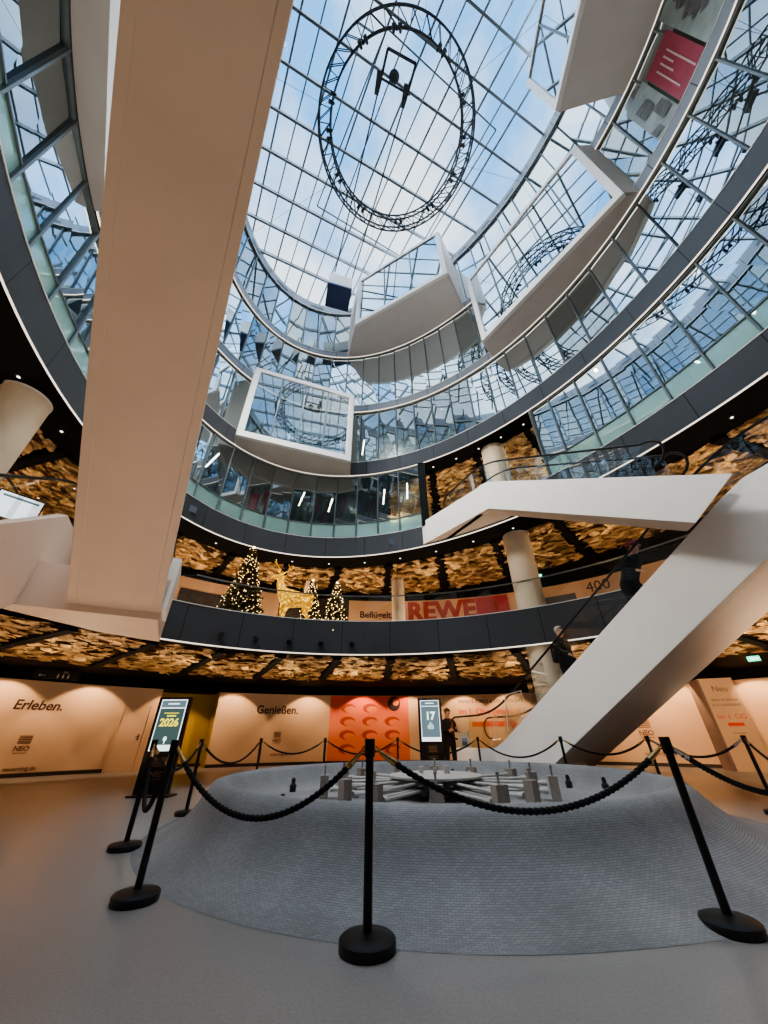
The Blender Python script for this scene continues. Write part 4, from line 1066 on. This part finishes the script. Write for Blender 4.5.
# deer faces left (-x), body to the right
de = thing('deer_figure', 'golden light-covered standing deer figure with antlers between fir trees', 'deer figure', (-2.92, 11.05, FZ), rad(-4))
k = Sk(); hip = k.add((.42, 0, 1.02), .25); mid = k.add((.10, 0, 1.0), .245, hip); ch = k.add((-.26, 0, 1.06), .26, mid)
nk = k.chain(ch, [((-.42, -.01, 1.28), .17), ((-.48, -.02, 1.50), .13), ((-.48, -.03, 1.68), .115)])
hd = k.chain(nk, [((-.55, -.06, 1.76), .11), ((-.68, -.12, 1.71), .06), ((-.78, -.16, 1.67), .042)])
for sy in (-1, 1):
    k.chain(hip, [((.50, sy*.13, .80), .115), ((.40, sy*.14, .58), .065), ((.55, sy*.14, .36), .04), ((.52, sy*.14, .06), .03), ((.49, sy*.14, .02), .032)])
    k.chain(ch, [((-.28, sy*.12, .80), .085), ((-.29, sy*.12, .46), .045), ((-.28, sy*.12, .08), .03), ((-.31, sy*.12, .02), .032)])
    k.chain(nk, [((-.44, -.03+sy*.10, 1.80), .035), ((-.38, -.03+sy*.20, 1.86), .02)])
k.chain(hip, [((.62, 0, 1.10), .05), ((.68, 0, 1.0), .03)])
skin_object('body', 'deer', de, k.v, k.e, k.r)
for sy in (-1, 1):
    k = Sk(); b = k.add((-.50, -.05+sy*.04, 1.82), .022); m1 = k.chain(b, [((-.46+.05*sy, -.05+sy*.14, 1.96), .02), ((-.44+.16*sy, -.05+sy*.24, 2.08), .017)])
    m2 = k.chain(m1, [((-.42+.26*sy, -.05+sy*.28, 2.20), .012)]); k.chain(m1, [((-.50+.14*sy, -.1+sy*.24, 2.26), .012)]); k.chain(b, [((-.62+.02*sy, -.12+sy*.10, 1.98), .012)])
    skin_object('antler', 'deer', de, k.v, k.e, k.r, 1)
for sy in (-1, 1): mb = MB(); mb.ico((-.615, -.09+sy*.07, 1.775), .016, sub=2); mb.build('eye', 'post_black', de)

# ------------------------------------------------------------------ people
def person(label, loc, rz, mats, arms, lean=0., legs=None, hat=None, bag=False):
    o = thing('person', label, 'person', loc, rz)
    skm, coatm, troum, hairm = mats
    k = Sk(); pel = k.add((0, 0, .93), (.15, .11)); 
    sp = k.chain(pel, [((0, lean*.15, 1.10), (.145, .10)), ((0, lean*.3, 1.28), (.16, .105)), ((0, lean*.45, 1.41), (.13, .08))])
    nk = k.chain(sp, [((0, lean*.52, 1.49), .055), ((0, lean*.55-.01, 1.55), .055)])
    k.chain(nk, [((0, lean*.6-.02, 1.63), (.078, .092)), ((0, lean*.6-.015, 1.70), (.070, .082))])
    legs = legs or ((0, 0), (0, 0))
    for sx, (f, kb) in zip((-1, 1), legs):
        k.chain(pel, [((sx*.09, 0, .86), .095), ((sx*.10, -f*.5-.02, .50), .062), ((sx*.10, -f+kb, .12), .042), ((sx*.10, -f+kb-.01, .05), .040), ((sx*.11, -f+kb-.13, .03), .034)])
    hands = []
    for sx, pts in zip((-1, 1), arms):
        end = k.chain(sp, [((sx*.17, lean*.42, 1.40), .062)]+[((p[0]*sx, p[1], p[2]), r) for p, r in zip(pts, (.044, .034))])
        hands.append((sx, k.v[end], k.v[end-1]))
    body = skin_object('body', [troum, coatm, skm], o, k.v, k.e, k.r)
    for p in body.data.polygons:
        c = p.center; p.material_index = 2 if (c.z > 1.46 and abs(c.x) < .16) else (1 if c.z > .80 else 0)
    # hands with five fingers
    for sx, w, el in hands:
        w, el = Vector(w), Vector(el); d = (w-el).normalized(); side = d.cross(Vector((0, 1, 0)))
        if side.length < .2: side = d.cross(Vector((1, 0, 0)))
        side.normalize(); nrm = side.cross(d)
        k = Sk(); b = k.add(w, .026); pc = k.add(w+d*.055, (.034, .018), b)
        for q, (off, ln) in enumerate(((-.028, .062), (-.009, .075), (.010, .070), (.028, .054))):
            f0 = k.add(w+d*.085+side*off, .009, pc); k.chain(f0, [(w+d*(.085+ln*.5)+side*off+nrm*.008, .008), (w+d*(.085+ln*.85)+side*off+nrm*.026, .007)])
        k.chain(b, [(w+d*.03-side*.038, .011), (w+d*.07-side*.055+nrm*.012, .009)])
        skin_object('hand', skm, o, k.v, k.e, k.r, 1)
    # open coat skirt, face details, hair, shoes
    hc = Vector((0, lean*.6-.02, 1.66)); 
    mb = MB(); secs = [(.155, .105, .74), (.17, .125, .80), (.168, .125, .95), (.165, .12, 1.08), (.178, .124, 1.26), (.185, .12, 1.36), (.12, .09, 1.455), (.07, .07, 1.49)]; rows = []
    for a, b, z in secs:
        cy = lean*.45*(z-.93)/.5 if z > .93 else 0
        rows.append([mb.bm.verts.new((a*math.cos(2*PI*i/24), cy+b*math.sin(2*PI*i/24), z)) for i in range(24)])
    for A, B in zip(rows, rows[1:]):
        for i in range(24): mb.bm.faces.new((A[i], A[(i+1) % 24], B[(i+1) % 24], B[i]))
    mb.build('coat', coatm, o, True)
    mb = MB(); mb.ico(hc+Vector((0, .012, .030)), .094, (.92, 1.06, 1.06), 2)
    for v in mb.bm.verts[:]:
        if v.co.y < hc.y-.055 and v.co.z < hc.z+.06: v.co.y = hc.y-.045
        if v.co.z < hc.z-.055: v.co.z = hc.z-.05
    mb.build('hair', hairm, o, True)
    mb = MB(); mb.tube([hc+Vector((0, -.080, .02)), hc+Vector((0, -.105, -.015)), hc+Vector((0, -.088, -.022))], [.008, .013, .010], 8); mb.build('nose', skm, o, True)
    for sx in (-1, 1):
        mb = MB(); mb.ico(hc+Vector((sx*.030, -.082, .022)), .010, sub=2); mb.build('eye', 'ink', o)
        mb = MB(); mb.ico(hc+Vector((sx*.082, .005, 0)), .024, (.4, .8, 1.2), 2); mb.build('ear', skm, o, True)
    mb = MB(); mb.tube([hc+Vector((x, -.084-.004*(1-abs(x)/.03), -.048)) for x in (-.026, 0, .026)], .006, 6); mb.build('mouth', 'hat_red', o, True)
    if hat:
        mb = MB(); mb.lathe([(.102, .035), (.104, .07), (.09, .12), (.05, .15), (.01, .16)], tuple(hc+Vector((0, .01, -.01))), 20); mb.build('cap', hat, o, True)
    if bag:
        mb = MB(); mb.box((.0, .16, 1.14), (.30, .13, .42)); ob = mb.build('backpack', 'coat2', o); bv = ob.modifiers.new('soft edge', 'BEVEL'); bv.width = .05; bv.segments = 3
    return o
down = (((.235, .03, 1.13), (.24, -.06, .90)), ((.235, .03, 1.13), (.24, -.06, .90)))
phone = (((.23, .02, 1.13), (.10, -.22, 1.16)), ((.23, .03, 1.13), (.13, -.20, 1.20)))
railh = (((.27, -.12, 1.16), (.30, -.34, 1.02)), ((.235, .03, 1.13), (.24, -.06, .90)))
p = person('visitor in a black coat standing right of the totem, hands at the chest', (1.98, 13.1, 0), .3, ('skin', 'coat', 'trouser', 'hair'), phone); p.scale = (1.18, 1.15, 1.0)
mb = MB(); mb.tube([(.06*math.cos(a)+.0, .05*math.sin(a)-.01, 1.47) for a in [2*PI*i/14 for i in range(14)]], .028, 8, closed=True); mb.bar((.05, -.11, 1.45), (.04, -.13, 1.12), .09, .03); mb.build('scarf', 'scarf', p, True)
F = frame2(.468)
q = F(-6.34, 8.2); person('light haired person in black riding the long escalator, lower of the two', (q.x, q.y, 1.58), .468, ('skin', 'coat', 'trouser', 'hair_grey'), railh, legs=((.0, 0), (.0, 0)), bag=True).scale = (1.2, 1.2, 1.02)
q = F(-4.23, 8.15); person('dark clothed person with dusky red cap near the top of the long escalator', (q.x, q.y, 2.84), .468, ('skin', 'coat2', 'trouser', 'hair'), railh, lean=-.45, hat='hat_red').scale = (1.35, 1.35, 1.02)

# ------------------------------------------------------------------ light
W = bpy.data.worlds.new('sky'); bpy.context.scene.world = W; W.use_nodes = True; t = W.node_tree; t.nodes.clear()
out = t.nodes.new('ShaderNodeOutputWorld'); bg = t.nodes.new('ShaderNodeBackground'); L(t, bg.outputs[0], out.inputs[0])
tc = t.nodes.new('ShaderNodeTexCoord'); mp = t.nodes.new('ShaderNodeMapping'); mp.inputs['Scale'].default_value = (2.6, 2.2, 1.0); mp.inputs['Location'].default_value = (.35, .1, 0)
L(t, tc.outputs['Generated'], mp.inputs['Vector'])
n = t.nodes.new('ShaderNodeTexNoise'); n.inputs['Scale'].default_value = 1.5; n.inputs['Detail'].default_value = 5; n.inputs['Roughness'].default_value = .5; L(t, mp.outputs[0], n.inputs['Vector'])
cr = t.nodes.new('ShaderNodeValToRGB'); cr.color_ramp.elements[0].position = .36; cr.color_ramp.elements[0].color = (.15, .43, .86, 1); cr.color_ramp.elements[1].position = .60; cr.color_ramp.elements[1].color = (.80, .89, .96, 1)
L(t, n.outputs['Fac'], cr.inputs['Fac']); L(t, cr.outputs['Color'], bg.inputs['Color']); bg.inputs['Strength'].default_value = 1.12
def lamp(kind, loc, energy, col, **k):
    d = bpy.data.lights.new('lamp', kind); d.energy = energy; d.color = col
    for a, b in k.items():
        if a not in ('rot', 'glossy'): setattr(d, a, b)
    o = bpy.data.objects.new('lamp', d); C.objects.link(o); o.location = loc
    if 'rot' in k: o.rotation_euler = k['rot']
    if kind == 'POINT': o.visible_glossy = False
    return o
po = lamp('AREA', (.5, 3.7, 23.4), 1, (1, 1, 1), shape='RECTANGLE', size=18, size_y=18); po.data.cycles.is_portal = True
sun = lamp('SUN', (2, 2, 30), 9.5, (.93, .96, 1), angle=rad(110), rot=(rad(8), rad(6), 0)); sun.visible_glossy = False
WARM = (1, .64, .37)
# wall washers over the hoarding
for az in (-58, -50, -43.5, -36, -27, -20.5, -10.5, -3, 3.5, 11, 17, 24, 31, 36, 43, 49, 56):
    ph, kk = wall_phi(az, WC, RW-1.0); x, y = wp(ph, WC, RW-1.0)
    o = lamp('SPOT', (x, y, 2.98), 95, WARM, spot_size=rad(100), spot_blend=.25, shadow_soft_size=.04)
    d = Vector((math.sin(ph)*.42, math.cos(ph)*.42, -1)); o.rotation_euler = d.to_track_quat('-Z', 'Y').to_euler()
# unseen warm lamps added to make the golden ceilings glow
for i, tt in enumerate(arc_angles(20)):
    if math.sin(tt) < -.8: continue
    lamp('AREA', (*ov('L1', tt, 3.2), .9), 28, (1, .74, .48), shape='DISK', size=1.0, rot=(PI, 0, 0))
    lamp('AREA', (*ov('A', tt, 2.3), 4.3), 23, (1, .74, .48), shape='DISK', size=1.0, rot=(PI, 0, 0))
    if in_gap(tt): lamp('AREA', (*ov('B', tt, 2.2), 7.7), 25, (1, .74, .48), shape='DISK', size=.8, rot=(PI, 0, 0))
# added warm spots near the floor, unseen, to brighten the escalators from below
for x, y, e in ((-3.9, 5.2, 80), (-3.0, 2.6, 80), (-5.4, 8.4, 70), (-1.6, -.4, 90), (5.7, 11.3, 150), (8.0, 9.6, 200), (9.0, 6.6, 330), (-7.6, 6.0, 60), (5.4, -.5, 160)):
    lamp('SPOT', (x, y, .06), e, (1, .70, .46), spot_size=rad(125), spot_blend=.8, shadow_soft_size=.12, rot=(PI, 0, 0))
o = lamp('SPOT', (6.5, 8.2, 2.7), 800, WARM, spot_size=rad(60), spot_blend=.6, shadow_soft_size=.1); o.rotation_euler = (Vector((px, py, 1.3))-Vector((6.5, 8.2, 2.7))).to_track_quat('-Z', 'Y').to_euler()  # added unseen spot to brighten the pillar front
for x, y, z, tx, ty, tz, e in ((-6.2, 4.5, 12.2, 5.0, 7.0, 3.0, 640), (-3.5, 9.8, 13.0, 5.0, 5.0, 4.0, 300)):  # unseen area lamps added to brighten the white escalator sides
    o = lamp('AREA', (x, y, z), e, (1, .96, .90), shape='DISK', size=2.2); o.rotation_euler = (Vector((tx, ty, tz))-Vector((x, y, z))).to_track_quat('-Z', 'Y').to_euler(); o.visible_glossy = False; o.visible_camera = False
o = lamp('SPOT', (1.9, 10.6, 2.9), 130, WARM, spot_size=rad(55), spot_blend=.6, shadow_soft_size=.1); o.rotation_euler = Vector((.3, 2.4, -1.9)).to_track_quat('-Z', 'Y').to_euler()  # extra spot with no visible fitting, added to brighten the easel notice
# first floor wall light
for az in range(-60, 66, 9):
    ph, kk = wall_phi(az, W1, R1-1.1); x, y = wp(ph, W1, R1-1.1)
    lamp('POINT', (x, y, 5.9), 9, WARM, shadow_soft_size=.1)
# office light behind the upper glazing
for tt in arc_angles(9):
    for l, z in (('A', 9.7), ('B', 13.3), ('C', 17.2), ('D', 21.5)):
        lamp('POINT', (*ov(l, tt, 3.5), z), 190, (1, .95, .86), shadow_soft_size=.3)

# ------------------------------------------------------------------ camera
cam = bpy.data.cameras.new('camera'); co = bpy.data.objects.new('camera', cam); C.objects.link(co)
cam.sensor_fit = 'VERTICAL'; cam.sensor_height = 24; cam.sensor_width = 18; cam.lens = 24*355/1024; cam.clip_start = .02; cam.clip_end = 200
th = math.atan(225/355)
co.matrix_world = Matrix.Translation((0, 0, 1.0)) @ Matrix.Rotation(PI/2+th, 4, 'X') @ Matrix.Rotation(rad(-.4), 4, 'Z')
sc = bpy.context.scene; sc.camera = co
sc.view_settings.view_transform = 'AgX'; sc.view_settings.look = 'AgX - Medium High Contrast'; sc.view_settings.exposure = .85
sc.cycles.transparent_max_bounces = 16; sc.cycles.max_bounces = 7; sc.cycles.caustics_reflective = False; sc.cycles.caustics_refractive = False
sc.cycles.sample_clamp_indirect = 6
